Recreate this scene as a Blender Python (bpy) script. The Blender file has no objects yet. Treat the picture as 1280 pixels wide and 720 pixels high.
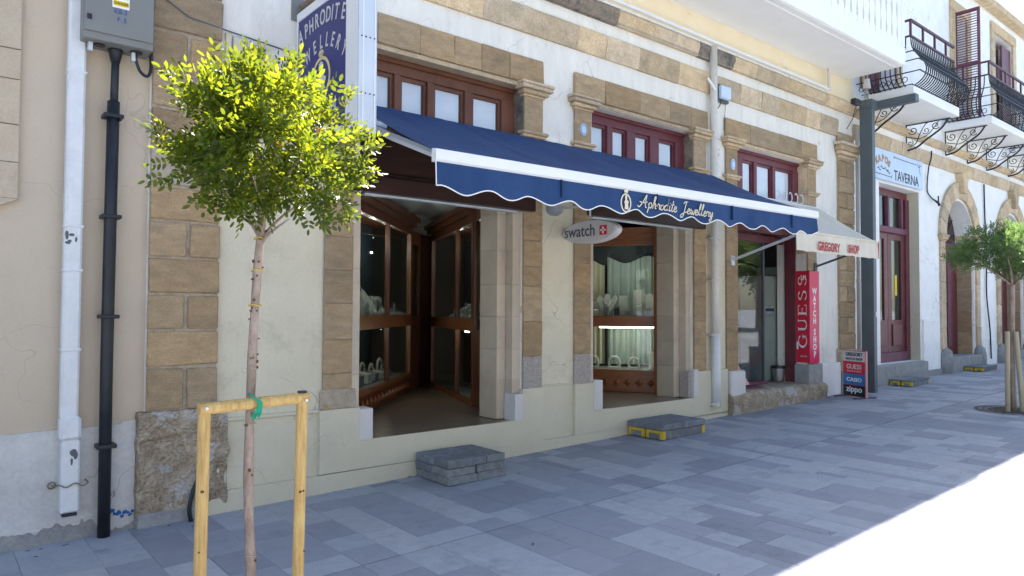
import bpy, math, random
from mathutils import Vector, Matrix, noise
R = math.radians
random.seed(7)
scn = bpy.context.scene
col = scn.collection

# ------------------------------------------------------------------ camera
YAW, PITCH, ROLL = 6.91805179e-01, 2.95381003e-02, 4.55922110e-03
fwd = Vector((math.sin(YAW) * math.cos(PITCH), math.cos(YAW) * math.cos(PITCH), math.sin(PITCH)))
rgt = fwd.cross(Vector((0, 0, 1))).normalized()
upv = rgt.cross(fwd)
r2 = rgt * math.cos(ROLL) + upv * math.sin(ROLL)
u2 = -rgt * math.sin(ROLL) + upv * math.cos(ROLL)
cd = bpy.data.cameras.new('camera')
cam = bpy.data.objects.new('camera', cd)
col.objects.link(cam)
cd.sensor_width = 36.0
cd.lens = 887.88 / 1280 * 36
cd.clip_start = 0.05
cd.clip_end = 3000
M3 = Matrix((r2, u2, -fwd)).transposed()
cam.matrix_world = Matrix.Translation((0, -5.7, 1.6)) @ M3.to_4x4()
scn.camera = cam

# ------------------------------------------------------------------ world, sun, exposure
SUN = Vector((1.7, 1.0, 2.72)).normalized()          # direction towards the sun (behind the shops, to the right)
elev = math.asin(SUN.z)
azim = math.atan2(SUN.x, SUN.y)
w = bpy.data.worlds.new('World')
scn.world = w
w.use_nodes = True
nt = w.node_tree
bg = nt.nodes['Background']
sky = nt.nodes.new('ShaderNodeTexSky')
sky.sky_type = 'NISHITA'
sky.sun_disc = False
sky.sun_elevation = elev
sky.sun_rotation = azim
sky.air_density = 1.0
sky.dust_density = 1.2
sky.ozone_density = 1.0
nt.links.new(sky.outputs[0], bg.inputs[0])
bg.inputs[1].default_value = 0.09
sl = bpy.data.lights.new('sun', 'SUN')
sl.energy = 5.0
sl.angle = R(0.5)
sl.color = (1.0, 0.95, 0.87)
so = bpy.data.objects.new('sun', sl)
col.objects.link(so)
so.rotation_euler = (-SUN).to_track_quat('-Z', 'Y').to_euler()
scn.view_settings.view_transform = 'Standard'
scn.view_settings.look = 'None'
scn.view_settings.gamma = 1
scn.view_settings.exposure = 2.1
scn.render.engine = 'CYCLES'
scn.cycles.max_bounces = 8
scn.cycles.diffuse_bounces = 5
scn.cycles.transparent_max_bounces = 12
scn.cycles.sample_clamp_indirect = 6

# ------------------------------------------------------------------ materials
MATS = {}


def nodes(name):
    m = bpy.data.materials.new(name)
    m.use_nodes = True
    n = m.node_tree.nodes
    return m, m.node_tree, n['Principled BSDF']


def mat(name, c1, c2=None, scale=4.0, rough=.8, bump=.0, bscale=60.0, stretch=(1, 1, 1), rnd=0.0, c3=None, c3scale=1.3,
        c3lo=.55, c3hi=.7, metal=0.0, fine=0.0, spec=.35, detail=5.0, coat=0.0, bdist=.02, cracks=0.0):
    """two toned noise surface; c3 adds a third colour in patches; rnd varies value from piece to piece"""
    m, t, b = nodes(name)
    N, L = t.nodes, t.links
    g = N.new('ShaderNodeNewGeometry')
    oi = N.new('ShaderNodeObjectInfo')
    off = N.new('ShaderNodeVectorMath'); off.operation = 'MULTIPLY_ADD'
    L.new(oi.outputs['Random'], off.inputs[0]); off.inputs[1].default_value = (7.3, 3.1, 5.7) if rnd else (0, 0, 0)
    L.new(g.outputs['Position'], off.inputs[2])
    mp = N.new('ShaderNodeMapping'); mp.inputs['Scale'].default_value = stretch
    L.new(off.outputs[0], mp.inputs[0])
    n1 = N.new('ShaderNodeTexNoise'); n1.inputs['Scale'].default_value = scale
    n1.inputs['Detail'].default_value = detail; n1.inputs['Roughness'].default_value = .6
    L.new(mp.outputs[0], n1.inputs['Vector'])
    cr = N.new('ShaderNodeValToRGB')
    cr.color_ramp.elements[0].position = .32; cr.color_ramp.elements[1].position = .68
    cr.color_ramp.elements[0].color = (*c1, 1); cr.color_ramp.elements[1].color = (*(c2 or c1), 1)
    L.new(n1.outputs[0], cr.inputs[0])
    out = cr.outputs[0]
    if c3:
        n3 = N.new('ShaderNodeTexNoise'); n3.inputs['Scale'].default_value = c3scale
        n3.inputs['Detail'].default_value = 8; n3.inputs['Roughness'].default_value = .72
        L.new(mp.outputs[0], n3.inputs['Vector'])
        r3 = N.new('ShaderNodeMapRange'); r3.inputs[1].default_value = c3lo; r3.inputs[2].default_value = c3hi
        L.new(n3.outputs[0], r3.inputs[0])
        mx = N.new('ShaderNodeMix'); mx.data_type = 'RGBA'
        L.new(r3.outputs[0], mx.inputs[0]); L.new(out, mx.inputs[6]); mx.inputs[7].default_value = (*c3, 1)
        out = mx.outputs[2]
    nf = N.new('ShaderNodeTexNoise'); nf.inputs['Scale'].default_value = bscale; nf.inputs['Detail'].default_value = 4
    L.new(mp.outputs[0], nf.inputs['Vector'])
    if fine:
        rf = N.new('ShaderNodeMapRange'); rf.inputs[1].default_value = .3; rf.inputs[2].default_value = .7
        rf.inputs[3].default_value = 1 - fine; rf.inputs[4].default_value = 1 + fine
        L.new(nf.outputs[0], rf.inputs[0])
        vm = N.new('ShaderNodeVectorMath'); vm.operation = 'SCALE'
        L.new(out, vm.inputs[0]); L.new(rf.outputs[0], vm.inputs['Scale'])
        out = vm.outputs[0]
    if rnd:
        rr = N.new('ShaderNodeMapRange'); rr.inputs[3].default_value = 1 - rnd; rr.inputs[4].default_value = 1 + rnd
        L.new(oi.outputs['Random'], rr.inputs[0])
        vm = N.new('ShaderNodeVectorMath'); vm.operation = 'SCALE'
        L.new(out, vm.inputs[0]); L.new(rr.outputs[0], vm.inputs['Scale'])
        out = vm.outputs[0]
    if rnd > .1:
        fr = N.new('ShaderNodeMath'); fr.operation = 'MULTIPLY'; fr.inputs[1].default_value = 7.31
        f2 = N.new('ShaderNodeMath'); f2.operation = 'FRACT'
        L.new(oi.outputs['Random'], fr.inputs[0]); L.new(fr.outputs[0], f2.inputs[0])
        hm = N.new('ShaderNodeMix'); hm.data_type = 'RGBA'; hm.blend_type = 'MULTIPLY'; hm.inputs[0].default_value = 1
        h2 = N.new('ShaderNodeMix'); h2.data_type = 'RGBA'; h2.inputs[6].default_value = (1.05, .99, .87, 1); h2.inputs[7].default_value = (.98, .99, 1.01, 1)
        L.new(f2.outputs[0], h2.inputs[0]); L.new(out, hm.inputs[6]); L.new(h2.outputs[2], hm.inputs[7]); out = hm.outputs[2]
    if cracks:
        nd = N.new('ShaderNodeTexNoise'); nd.inputs['Scale'].default_value = 2.5; L.new(g.outputs['Position'], nd.inputs['Vector'])
        va = N.new('ShaderNodeVectorMath'); va.operation = 'MULTIPLY_ADD'; va.inputs[1].default_value = (.7, .7, .7)
        L.new(nd.outputs['Color'], va.inputs[0]); L.new(g.outputs['Position'], va.inputs[2])
        vo = N.new('ShaderNodeTexVoronoi'); vo.feature = 'DISTANCE_TO_EDGE'; vo.inputs['Scale'].default_value = 1.15; L.new(va.outputs[0], vo.inputs['Vector'])
        cm = N.new('ShaderNodeMapRange'); cm.inputs[1].default_value = .001; cm.inputs[2].default_value = .006; cm.inputs[3].default_value = cracks; cm.inputs[4].default_value = 0
        L.new(vo.outputs['Distance'], cm.inputs[0])
        nm = N.new('ShaderNodeTexNoise'); nm.inputs['Scale'].default_value = .9; L.new(g.outputs['Position'], nm.inputs['Vector'])
        mm_ = N.new('ShaderNodeMapRange'); mm_.inputs[1].default_value = .48; mm_.inputs[2].default_value = .56; L.new(nm.outputs[0], mm_.inputs[0])
        ml = N.new('ShaderNodeMath'); ml.operation = 'MULTIPLY'; L.new(cm.outputs[0], ml.inputs[0]); L.new(mm_.outputs[0], ml.inputs[1])
        cx = N.new('ShaderNodeMix'); cx.data_type = 'RGBA'; L.new(ml.outputs[0], cx.inputs[0]); L.new(out, cx.inputs[6]); cx.inputs[7].default_value = (.16, .14, .12, 1); out = cx.outputs[2]
    L.new(out, b.inputs['Base Color'])
    b.inputs['Roughness'].default_value = rough
    b.inputs['Metallic'].default_value = metal
    b.inputs['Specular IOR Level'].default_value = spec
    b.inputs['Coat Weight'].default_value = coat
    if bump:
        bp = N.new('ShaderNodeBump'); bp.inputs['Strength'].default_value = bump; bp.inputs['Distance'].default_value = bdist
        ad = N.new('ShaderNodeMath'); ad.operation = 'ADD'
        L.new(nf.outputs[0], ad.inputs[0]); L.new(n1.outputs[0], ad.inputs[1])
        L.new(ad.outputs[0], bp.inputs['Height']); L.new(bp.outputs[0], b.inputs['Normal'])
    MATS[name] = m
    return m


def glass(name, tint=(.9, .95, .93), refl=1.0):
    m, t, b = nodes(name)
    N, L = t.nodes, t.links
    N.remove(b)
    fr = N.new('ShaderNodeFresnel'); fr.inputs[0].default_value = 1.5
    mu = N.new('ShaderNodeMath'); mu.operation = 'MULTIPLY_ADD'; mu.inputs[1].default_value = .8 * refl; mu.inputs[2].default_value = .005
    gg = N.new('ShaderNodeNewGeometry')           # same reflectance on both sides of the pane
    io = N.new('ShaderNodeMapRange'); io.inputs[3].default_value = 1.5; io.inputs[4].default_value = 1 / 1.5
    L.new(gg.outputs['Backfacing'], io.inputs[0]); L.new(io.outputs[0], fr.inputs[0])
    L.new(fr.outputs[0], mu.inputs[0])
    tr = N.new('ShaderNodeBsdfTransparent'); tr.inputs[0].default_value = (*tint, 1)
    gl = N.new('ShaderNodeBsdfGlossy'); gl.inputs['Roughness'].default_value = .015
    mx = N.new('ShaderNodeMixShader')
    L.new(mu.outputs[0], mx.inputs[0]); L.new(tr.outputs[0], mx.inputs[1]); L.new(gl.outputs[0], mx.inputs[2])
    L.new(mx.outputs[0], N['Material Output'].inputs[0])
    MATS[name] = m
    return m


def emit(name, c, s):
    m, t, b = nodes(name)
    b.inputs['Base Color'].default_value = (*c, 1)
    b.inputs['Emission Color'].default_value = (*c, 1)
    b.inputs['Emission Strength'].default_value = s
    MATS[name] = m


def leafmat(name, c1, c2, tr1, tr2):
    m, t, b = nodes(name)
    N, L = t.nodes, t.links
    g = N.new('ShaderNodeNewGeometry')
    n1 = N.new('ShaderNodeTexNoise'); n1.inputs['Scale'].default_value = 28
    L.new(g.outputs['Position'], n1.inputs['Vector'])
    ad = N.new('ShaderNodeMath'); ad.operation = 'MULTIPLY_ADD'; ad.inputs[1].default_value = .5
    L.new(g.outputs['Random Per Island'], ad.inputs[0])
    ml = N.new('ShaderNodeMath'); ml.operation = 'MULTIPLY'; ml.inputs[1].default_value = .5
    L.new(n1.outputs[0], ml.inputs[0]); L.new(ml.outputs[0], ad.inputs[2])
    def ramp(a, c):
        r = N.new('ShaderNodeValToRGB'); r.color_ramp.elements[0].color = (*a, 1); r.color_ramp.elements[1].color = (*c, 1)
        r.color_ramp.elements[0].position = .2; r.color_ramp.elements[1].position = .85
        L.new(ad.outputs[0], r.inputs[0]); return r.outputs[0]
    L.new(ramp(c1, c2), b.inputs['Base Color'])
    b.inputs['Roughness'].default_value = .42
    tb = N.new('ShaderNodeBsdfTranslucent')
    L.new(ramp(tr1, tr2), tb.inputs[0])
    mx = N.new('ShaderNodeMixShader'); mx.inputs[0].default_value = .44
    L.new(b.outputs[0], mx.inputs[1]); L.new(tb.outputs[0], mx.inputs[2])
    L.new(mx.outputs[0], N['Material Output'].inputs[0])
    MATS[name] = m


mat('plaster_white', (.70, .68, .62), (.81, .78, .72), 3, .9, .3, 40, c3=(.47, .43, .37), c3scale=2.2, c3lo=.57, c3hi=.80, stretch=(2.6, 2.6, .55), fine=.035, cracks=0.55)
mat('plaster_cool', (0.818, 0.818, 0.803), (0.904, 0.904, 0.888), 3, .9, .3, 35, c3=(.5, .51, .53), c3scale=1.9, c3lo=.58, c3hi=.78, fine=.03, cracks=0.55)
mat('plaster_beige', (0.521, 0.437, 0.334), (0.558, 0.474, 0.365), 2, .9, .12, 60, c3=(.50, .43, .36), c3scale=.9, c3lo=.5, c3hi=.8, fine=.02, cracks=0.25)
mat('plaster_yellow', (0.806, 0.694, 0.493), (0.851, 0.750, 0.560), 2.2, .9, .15, 50, c3=(.55, .45, .33), c3scale=2.2, c3lo=.62, c3hi=.8, cracks=0.55)
mat('trim_stone', (.46, .38, .28), (.52, .44, .33), 5, .9, .3, 60, rnd=.03, fine=.05)
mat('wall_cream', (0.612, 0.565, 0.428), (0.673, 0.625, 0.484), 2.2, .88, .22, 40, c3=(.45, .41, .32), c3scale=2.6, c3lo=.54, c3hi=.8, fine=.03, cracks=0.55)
mat('paint_cream', (.57, .53, .40), (.62, .575, .445), 1.6, .72, .12, 25, fine=.02, c3=(.52, .49, .39), c3scale=1.2, c3lo=.55, c3hi=.75, cracks=0.25)
mat('whitewash', (0.499, 0.499, 0.475), (0.605, 0.605, 0.589), 4, .85, .4, 30, c3=(.27, .24, .20), c3scale=8, c3lo=.64, c3hi=.69, fine=.06, cracks=0.55)
mat('cement', (.26, .265, .27), (.36, .36, .35), 7, .95, .5, 50, fine=.08)
mat('stone', (0.371, 0.271, 0.165), (0.470, 0.354, 0.228), 7, .92, .6, 70, stretch=(1, 1, 2.6), rnd=.17, fine=.16, c3=(.27, .215, .155), c3scale=3.2, c3lo=.50, c3hi=.72, bdist=.035)
mat('stone_pale', (0.508, 0.396, 0.269), (0.654, 0.528, 0.373), 6, .92, .6, 60, rnd=.19, fine=.18, c3=(.37, .31, .245), c3scale=4.2, c3lo=.5, c3hi=.75, bdist=.035)
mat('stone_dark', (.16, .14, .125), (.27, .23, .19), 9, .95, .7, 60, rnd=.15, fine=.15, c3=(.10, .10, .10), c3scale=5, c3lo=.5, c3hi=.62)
mat('stone_flaked', (.36, .31, .26), (.50, .47, .44), 30, .95, .9, 70, fine=.2, c3=(.24, .20, .17), c3scale=30, c3lo=.52, c3hi=.66)
mat('stone_rough', (.30, .235, .16), (.50, .42, .32), 5.5, .95, 1.0, 45, c3=(.50, .48, .45), c3scale=4.2, c3lo=.54, c3hi=.60, fine=.25, bdist=.04)
mat('mortar', (.34, .28, .21), (.46, .40, .32), 14, .95, .5, 60, fine=.1)
mat('marble', (0.468, 0.391, 0.301), (0.559, 0.474, 0.368), 3, .5, .12, 30, rnd=.05, c3=(.38, .33, .28), c3scale=4, c3lo=.5, c3hi=.8)
mat('marble_pale', (.56, .54, .52), (.62, .60, .58), 3, .55, .15, 30, fine=.03)
mat('floor_marble', (0.165, 0.130, 0.100), (0.209, 0.166, 0.130), 4, .30, .03, 30, rnd=.12, spec=.5)
mat('wood', (0.108, 0.035, 0.018), (0.158, 0.054, 0.026), 5, .38, .1, 40, stretch=(4, 4, .5), spec=.5)
mat('wood_light', (0.208, 0.076, 0.030), (0.288, 0.108, 0.043), 5, .35, .08, 40, stretch=(1, 1, 6), spec=.5)
mat('wood_dark', (.028, .012, .009), (.05, .02, .013), 5, .4, .08, 40, stretch=(.6, 4, 5), spec=.4)
mat('wood_frame', (.12, .045, .025), (.17, .068, .038), 5, .5, .12, 50, stretch=(1, 1, .5))
mat('maroon', (0.117, 0.030, 0.040), (0.164, 0.046, 0.055), 4, .45, .12, 50, fine=.05)
mat('maroon_dusty', (.13, .045, .07), (.18, .065, .10), 4, .6, .15, 50, fine=.06)
mat('awning_blue', (.012, .042, .125), (.020, .060, .165), 2.0, .85, .05, 200, fine=.05, c3=(.026, .062, .155), c3scale=1.0, c3lo=.5, c3hi=.8)
mat('seam_blue', (.010, .032, .09), rough=.9)
mat('awning_white', (0.620, 0.572, 0.468), (0.700, 0.650, 0.540), 3, .85, .05, 100, fine=.02)
mat('white_metal', (.74, .75, .76), (.78, .79, .80), 3, .4, .02, 50)
mat('aluminium', (.55, .60, .66), (.60, .65, .70), 3, .45, .03, 50, metal=.3)
mat('pipe_white', (.62, .64, .66), (.70, .715, .73), 9, .5, .06, 40, c3=(.16, .16, .16), c3scale=9, c3lo=.735, c3hi=.76, fine=.03)
mat('pipe_cream', (.58, .55, .50), (.66, .63, .58), 6, .55, .1, 40, c3=(.33, .28, .23), c3scale=6, c3lo=.62, c3hi=.74)
mat('black_plastic', (.012, .015, .02), (.022, .026, .033), 6, .42, .04, 60)
mat('black_iron', (.014, .016, .022), (.03, .033, .042), 9, .5, .1, 80)
mat('rail_maroon', (.07, .025, .045), (.11, .045, .07), 6, .5, .1, 80)
mat('steel_grey', (.075, .095, .11), (.095, .118, .133), 3, .45, .04, 50)
mat('cabinet_grey', (0.187, 0.191, 0.184), (0.212, 0.216, 0.208), 2, .45, .02, 60)
mat('pine', (.40, .25, .085), (.60, .42, .17), 9, .7, .35, 60, stretch=(9, 9, .8), rnd=.06, c3=(.16, .08, .03), c3scale=5, c3lo=.68, c3hi=.72, fine=.1)
mat('knot', (.10, .05, .025), rough=.8)
mat('stake_grey', (.30, .26, .17), (.40, .35, .25), 5, .7, .2, 40, stretch=(8, 8, .7), rnd=.08)
mat('bark', (0.230, 0.174, 0.138), (0.380, 0.300, 0.252), 16, .85, .6, 60, c3=(.07, .04, .03), c3scale=18, c3lo=.66, c3hi=.7, stretch=(1, 1, .55))
mat('block_grey', (0.150, 0.173, 0.203), (0.240, 0.262, 0.290), 16, .9, .5, 90, rnd=.16, fine=.14, c3=(.33, .34, .35), c3scale=9, c3lo=.64, c3hi=.7)
mat('yellow_paint', (.55, .37, .03), (.66, .45, .05), 9, .6, .2, 60, c3=(.2, .15, .05), c3scale=12, c3lo=.6, c3hi=.7)
mat('yellow_tag', (.75, .55, .02), rough=.5)
mat('paver_a', (0.327, 0.341, 0.375), (0.377, 0.390, 0.422), 9, .78, .12, 230, rnd=.05, fine=.17, c3=(.13, .135, .15), c3scale=2.2, c3lo=.56, c3hi=.9)
mat('paver_b', (0.277, 0.290, 0.329), (0.307, 0.319, 0.357), 9, .78, .12, 230, rnd=.06, fine=.17, c3=(.13, .135, .15), c3scale=2.2, c3lo=.56, c3hi=.9)
mat('paver_c', (0.241, 0.253, 0.293), (0.273, 0.285, 0.323), 9, .75, .10, 230, rnd=.06, fine=.17, c3=(.13, .135, .15), c3scale=2.2, c3lo=.56, c3hi=.9)
mat('paver_d', (0.351, 0.359, 0.383), (0.408, 0.417, 0.438), 12, .8, .14, 260, rnd=.05, fine=.17, c3=(.13, .135, .15), c3scale=2.2, c3lo=.56, c3hi=.9)
mat('bedding', (0.110, 0.121, 0.132), (0.176, 0.183, 0.198), 12, .95, .3, 60)
mat('ground', (0.289, 0.314, 0.352), (0.374, 0.396, 0.432), 2, .9, .1, 60)
mat('soil', (.05, .04, .03), (.09, .07, .05), 20, .95, .6, 60)
mat('grate_iron', (.05, .05, .055), (.09, .085, .085), 14, .6, .2, 80, metal=.5)
mat('white_paint', (0.819, 0.819, 0.809), (0.861, 0.861, 0.851), 3, .6, .04, 50)
mat('white_letter', (.80, .80, .80), rough=.5)
mat('black_letter', (.015, .015, .02), rough=.5)
mat('grey_letter', (.10, .10, .14), rough=.5)
mat('red_letter', (.42, .03, .035), rough=.6)
mat('blue_letter', (.03, .10, .35), rough=.6)
mat('red_board', (.52, .018, .045), (.60, .024, .055), 3, .4, .02, 50)
mat('red_board_pink', (.62, .03, .10), (.68, .04, .12), 3, .4, .02, 50)
mat('navy_board', (.018, .022, .14), (.022, .027, .165), 3, .4, .02, 50)
mat('gold', (.62, .50, .26), (.72, .60, .34), 8, .45)
mat('pale_gold', (.70, .62, .45), rough=.5)
mat('silver_sign', (.52, .51, .50), (.60, .59, .58), 3, .4, .02, 50)
mat('casio_blue', (.02, .17, .42), rough=.4)
mat('zippo_black', (.02, .02, .024), rough=.4)
mat('board_grey', (.60, .59, .57), rough=.4)
mat('pink_board', (.66, .30, .30), (.72, .36, .35), 3, .5)
mat('skyblue_board', (.50, .62, .78), (.56, .68, .83), 3, .5)
mat('logo_brown', (.38, .23, .13), rough=.6)
mat('curtain', (.30, .40, .38), (.52, .60, .56), 9, .8, .1, 60, stretch=(3, 3, .1))
mat('curtain_cream', (.48, .46, .34), (.62, .60, .48), 9, .8, .1, 60, stretch=(3, 3, .1))
mat('blind', (.72, .74, .80), (.80, .82, .86), 3, .8, .03, 60)
mat('display_white', (.62, .62, .60), (.72, .72, .70), 6, .6)
mat('display_grey', (.22, .24, .26), (.34, .36, .38), 9, .6)
mat('velvet', (.03, .035, .06), rough=.9)
mat('jewel', (.75, .72, .65), rough=.15, metal=1.0)
mat('interior', (.16, .14, .12), (.20, .17, .15), 2, .9)
mat('interior_ceiling', (0.567, 0.581, 0.546), (0.648, 0.661, 0.624), 2, .8)
mat('interior_blue', (.03, .045, .06), (.055, .075, .09), 2, .5)
mat('locker_green', (.20, .25, .23), (.24, .29, .27), 2, .5, .02, 60)
mat('steel_bin', (.35, .36, .38), rough=.35, metal=.8)
mat('green_tie', (.01, .28, .16), rough=.6)
mat('yellow_tie', (.55, .42, .04), rough=.6)
mat('rust', (.17, .12, .08), (.28, .22, .17), 30, .9, .4, 80)
mat('tile_red', (.30, .09, .04), (.4, .14, .07), 5, .9, .3)
mat('door_dark', (.05, .035, .035), (.08, .055, .05), 4, .5)
mat('stain_blue', (.02, .10, .32), (.03, .14, .40), 9, .8)
glass('glass', (.95, .965, .975)); glass('glass_dark', (.80, .86, .84), 1.0)
emit('tube_light', (1.0, .94, .78), 6.0)
emit('spot_light', (1.0, .92, .8), 2.5)
leafmat('leaf', (.024, .050, .010), (.065, .105, .018), (.13, .21, .012), (.52, .53, .02))
leafmat('leaf_far', (.06, .11, .045), (.10, .165, .065), (.16, .28, .08), (.26, .38, .10))
leafmat('leaf_red', (.14, .03, .02), (.22, .06, .03), (.4, .08, .03), (.5, .15, .05))

# ------------------------------------------------------------------ object helpers
WL = {}


def gz(x):
    return .0192 * max(-40, min(80, x)) - .01


def tag(o, label=None, cat=None, group=None, kind=None):
    if label: o['label'] = label
    if cat: o['category'] = cat
    if group: o['group'] = group
    if kind: o['kind'] = kind
    return o


def thing(name, label, cat, loc=(0, 0, 0), group=None):
    o = bpy.data.objects.new(name, None)
    o.empty_display_size = .1
    col.objects.link(o)
    o.location = loc
    WL[o.name] = Vector(loc)
    return tag(o, label, cat, group)


def link(name, me, parent=None, loc=None, base=None):
    """loc: world position of the mesh origin"""
    o = bpy.data.objects.new(name, me)
    col.objects.link(o)
    loc = Vector(loc) if loc is not None else Vector((0, 0, 0))
    WL[o.name] = loc
    if parent:
        o.parent = parent
        o.location = loc - WL[parent.name]
    else:
        o.location = loc
    return o


class MB:
    def __init__(s):
        s.v, s.f, s.mi = [], [], []

    def add(s, vs, fs, mi=0):
        b = len(s.v)
        s.v += [tuple(v) for v in vs]
        s.f += [tuple(i + b for i in f) for f in fs]
        s.mi += [mi] * len(fs)
        return s

    def box(s, x0, x1, y0, y1, z0, z1, mi=0):
        return s.add([(x0, y0, z0), (x1, y0, z0), (x1, y1, z0), (x0, y1, z0), (x0, y0, z1), (x1, y0, z1), (x1, y1, z1), (x0, y1, z1)],
                     [(0, 3, 2, 1), (4, 5, 6, 7), (0, 1, 5, 4), (1, 2, 6, 5), (2, 3, 7, 6), (3, 0, 4, 7)], mi)

    def cbox(s, x0, x1, y0, y1, z0, z1, c=.006, j=0.0, mi=0):
        """box with chamfered edges; j jitters the corners"""
        cx, cy, cz = (x0 + x1) / 2, (y0 + y1) / 2, (z0 + z1) / 2
        hx, hy, hz = abs(x1 - x0) / 2, abs(y1 - y0) / 2, abs(z1 - z0) / 2
        c = min(c, hx * .45, hy * .45, hz * .45)
        vs, idx = [], {}
        for a in (-1, 1):
            for b in (-1, 1):
                for d in (-1, 1):
                    jj = [random.uniform(-j, j) for _ in range(3)]
                    for k in range(3):
                        p = [a * (hx - (0 if k == 0 else c)), b * (hy - (0 if k == 1 else c)), d * (hz - (0 if k == 2 else c))]
                        idx[(a, b, d, k)] = len(vs)
                        vs.append((cx + p[0] + jj[0], cy + p[1] + jj[1], cz + p[2] + jj[2]))
        fs = []
        I = idx
        for a in (-1, 1):
            q = [I[(a, -1, -1, 0)], I[(a, 1, -1, 0)], I[(a, 1, 1, 0)], I[(a, -1, 1, 0)]]
            fs.append(q if a > 0 else q[::-1])
            q = [I[(-1, a, -1, 1)], I[(1, a, -1, 1)], I[(1, a, 1, 1)], I[(-1, a, 1, 1)]]
            fs.append(q if a < 0 else q[::-1])
            q = [I[(-1, -1, a, 2)], I[(1, -1, a, 2)], I[(1, 1, a, 2)], I[(-1, 1, a, 2)]]
            fs.append(q if a > 0 else q[::-1])
        for a in (-1, 1):
            for b in (-1, 1):
                q = [I[(a, b, -1, 0)], I[(a, b, 1, 0)], I[(a, b, 1, 1)], I[(a, b, -1, 1)]]
                fs.append(q if a * b > 0 else q[::-1])
                q = [I[(a, -1, b, 0)], I[(a, 1, b, 0)], I[(a, 1, b, 2)], I[(a, -1, b, 2)]]
                fs.append(q if a * b < 0 else q[::-1])
                q = [I[(-1, a, b, 1)], I[(1, a, b, 1)], I[(1, a, b, 2)], I[(-1, a, b, 2)]]
                fs.append(q if a * b > 0 else q[::-1])
                for d in (-1, 1):
                    q = [I[(a, b, d, 0)], I[(a, b, d, 1)], I[(a, b, d, 2)]]
                    fs.append(q if a * b * d > 0 else q[::-1])
        return s.add(vs, fs, mi)

    def tube(s, pts, r, n=8, cap=True, mi=0, squash=1.0):
        pts = [Vector(p) for p in pts]
        rr = r if isinstance(r, (list, tuple)) else [r] * len(pts)
        vs, fs = [], []
        prev = None
        for i, p in enumerate(pts):
            t = (pts[min(i + 1, len(pts) - 1)] - pts[max(i - 1, 0)]).normalized()
            if prev is None:
                a = Vector((0, 0, 1)) if abs(t.z) < .9 else Vector((1, 0, 0))
                u = t.cross(a).normalized()
            else:
                u = (prev - t * prev.dot(t)).normalized()
            prev = u
            v = t.cross(u)
            for k in range(n):
                an = 2 * math.pi * k / n + (math.pi / n if n == 4 else 0)
                vs.append(p + (u * math.cos(an) + v * math.sin(an) * squash) * rr[i])
        for i in range(len(pts) - 1):
            for k in range(n):
                fs.append((i * n + k, i * n + (k + 1) % n, (i + 1) * n + (k + 1) % n, (i + 1) * n + k))
        if cap:
            fs.append(tuple(range(n))[::-1])
            fs.append(tuple((len(pts) - 1) * n + k for k in range(n)))
        return s.add(vs, fs, mi)

    def prism(s, poly, fn, d0, d1, mi=0):
        """poly: 2d points; fn(a,b,d)->xyz"""
        n = len(poly)
        vs = [fn(a, b, d0) for a, b in poly] + [fn(a, b, d1) for a, b in poly]
        fs = [tuple(range(n))[::-1], tuple(range(n, 2 * n))]
        fs += [(i, (i + 1) % n, n + (i + 1) % n, n + i) for i in range(n)]
        return s.add(vs, fs, mi)

    def build(s, name, mt, parent=None, loc=None, smooth=False, kind=None):
        base = WL[parent.name] if parent else Vector((0, 0, 0))
        org = Vector(loc) if loc is not None else base
        me = bpy.data.meshes.new(name)
        me.from_pydata([(v[0] - org.x, v[1] - org.y, v[2] - org.z) for v in s.v], [], s.f)
        for m in (mt if isinstance(mt, (list, tuple)) else [mt]):
            me.materials.append(MATS[m] if isinstance(m, str) else m)
        me.polygons.foreach_set('material_index', s.mi)
        if smooth:
            me.polygons.foreach_set('use_smooth', [True] * len(s.f))
        me.update()
        import bmesh
        b = bmesh.new(); b.from_mesh(me); bmesh.ops.recalc_face_normals(b, faces=b.faces); b.to_mesh(me); b.free()
        o = link(name, me, parent, org)
        if kind: o['kind'] = kind
        return o


def bx(name, mt, parent, *a, c=0.0, j=0.0, kind=None):
    m = MB()
    if c: m.cbox(*a, c=c, j=j)
    else: m.box(*a)
    return m.build(name, mt, parent, loc=((a[0] + a[1]) / 2, (a[2] + a[3]) / 2, (a[4] + a[5]) / 2), kind=kind)


def fin(o):
    return o


def stone(parent, mt, x0, x1, y0, y1, z0, z1, name='stone', c=.012, j=.006):
    g = .0025 if name == 'stone' else .0008
    if name == 'marble_slab': c, j = .0015, .0004
    return bx(name, mt, parent, x0 + g, x1 - g, y0, y1, z0 + g, z1 - g, c=c, j=j)


def arc(cx, cy, r, a0, a1, n):
    return [(cx + r * math.cos(R(a0 + (a1 - a0) * i / n)), cy + r * math.sin(R(a0 + (a1 - a0) * i / n))) for i in range(n + 1)]


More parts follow.
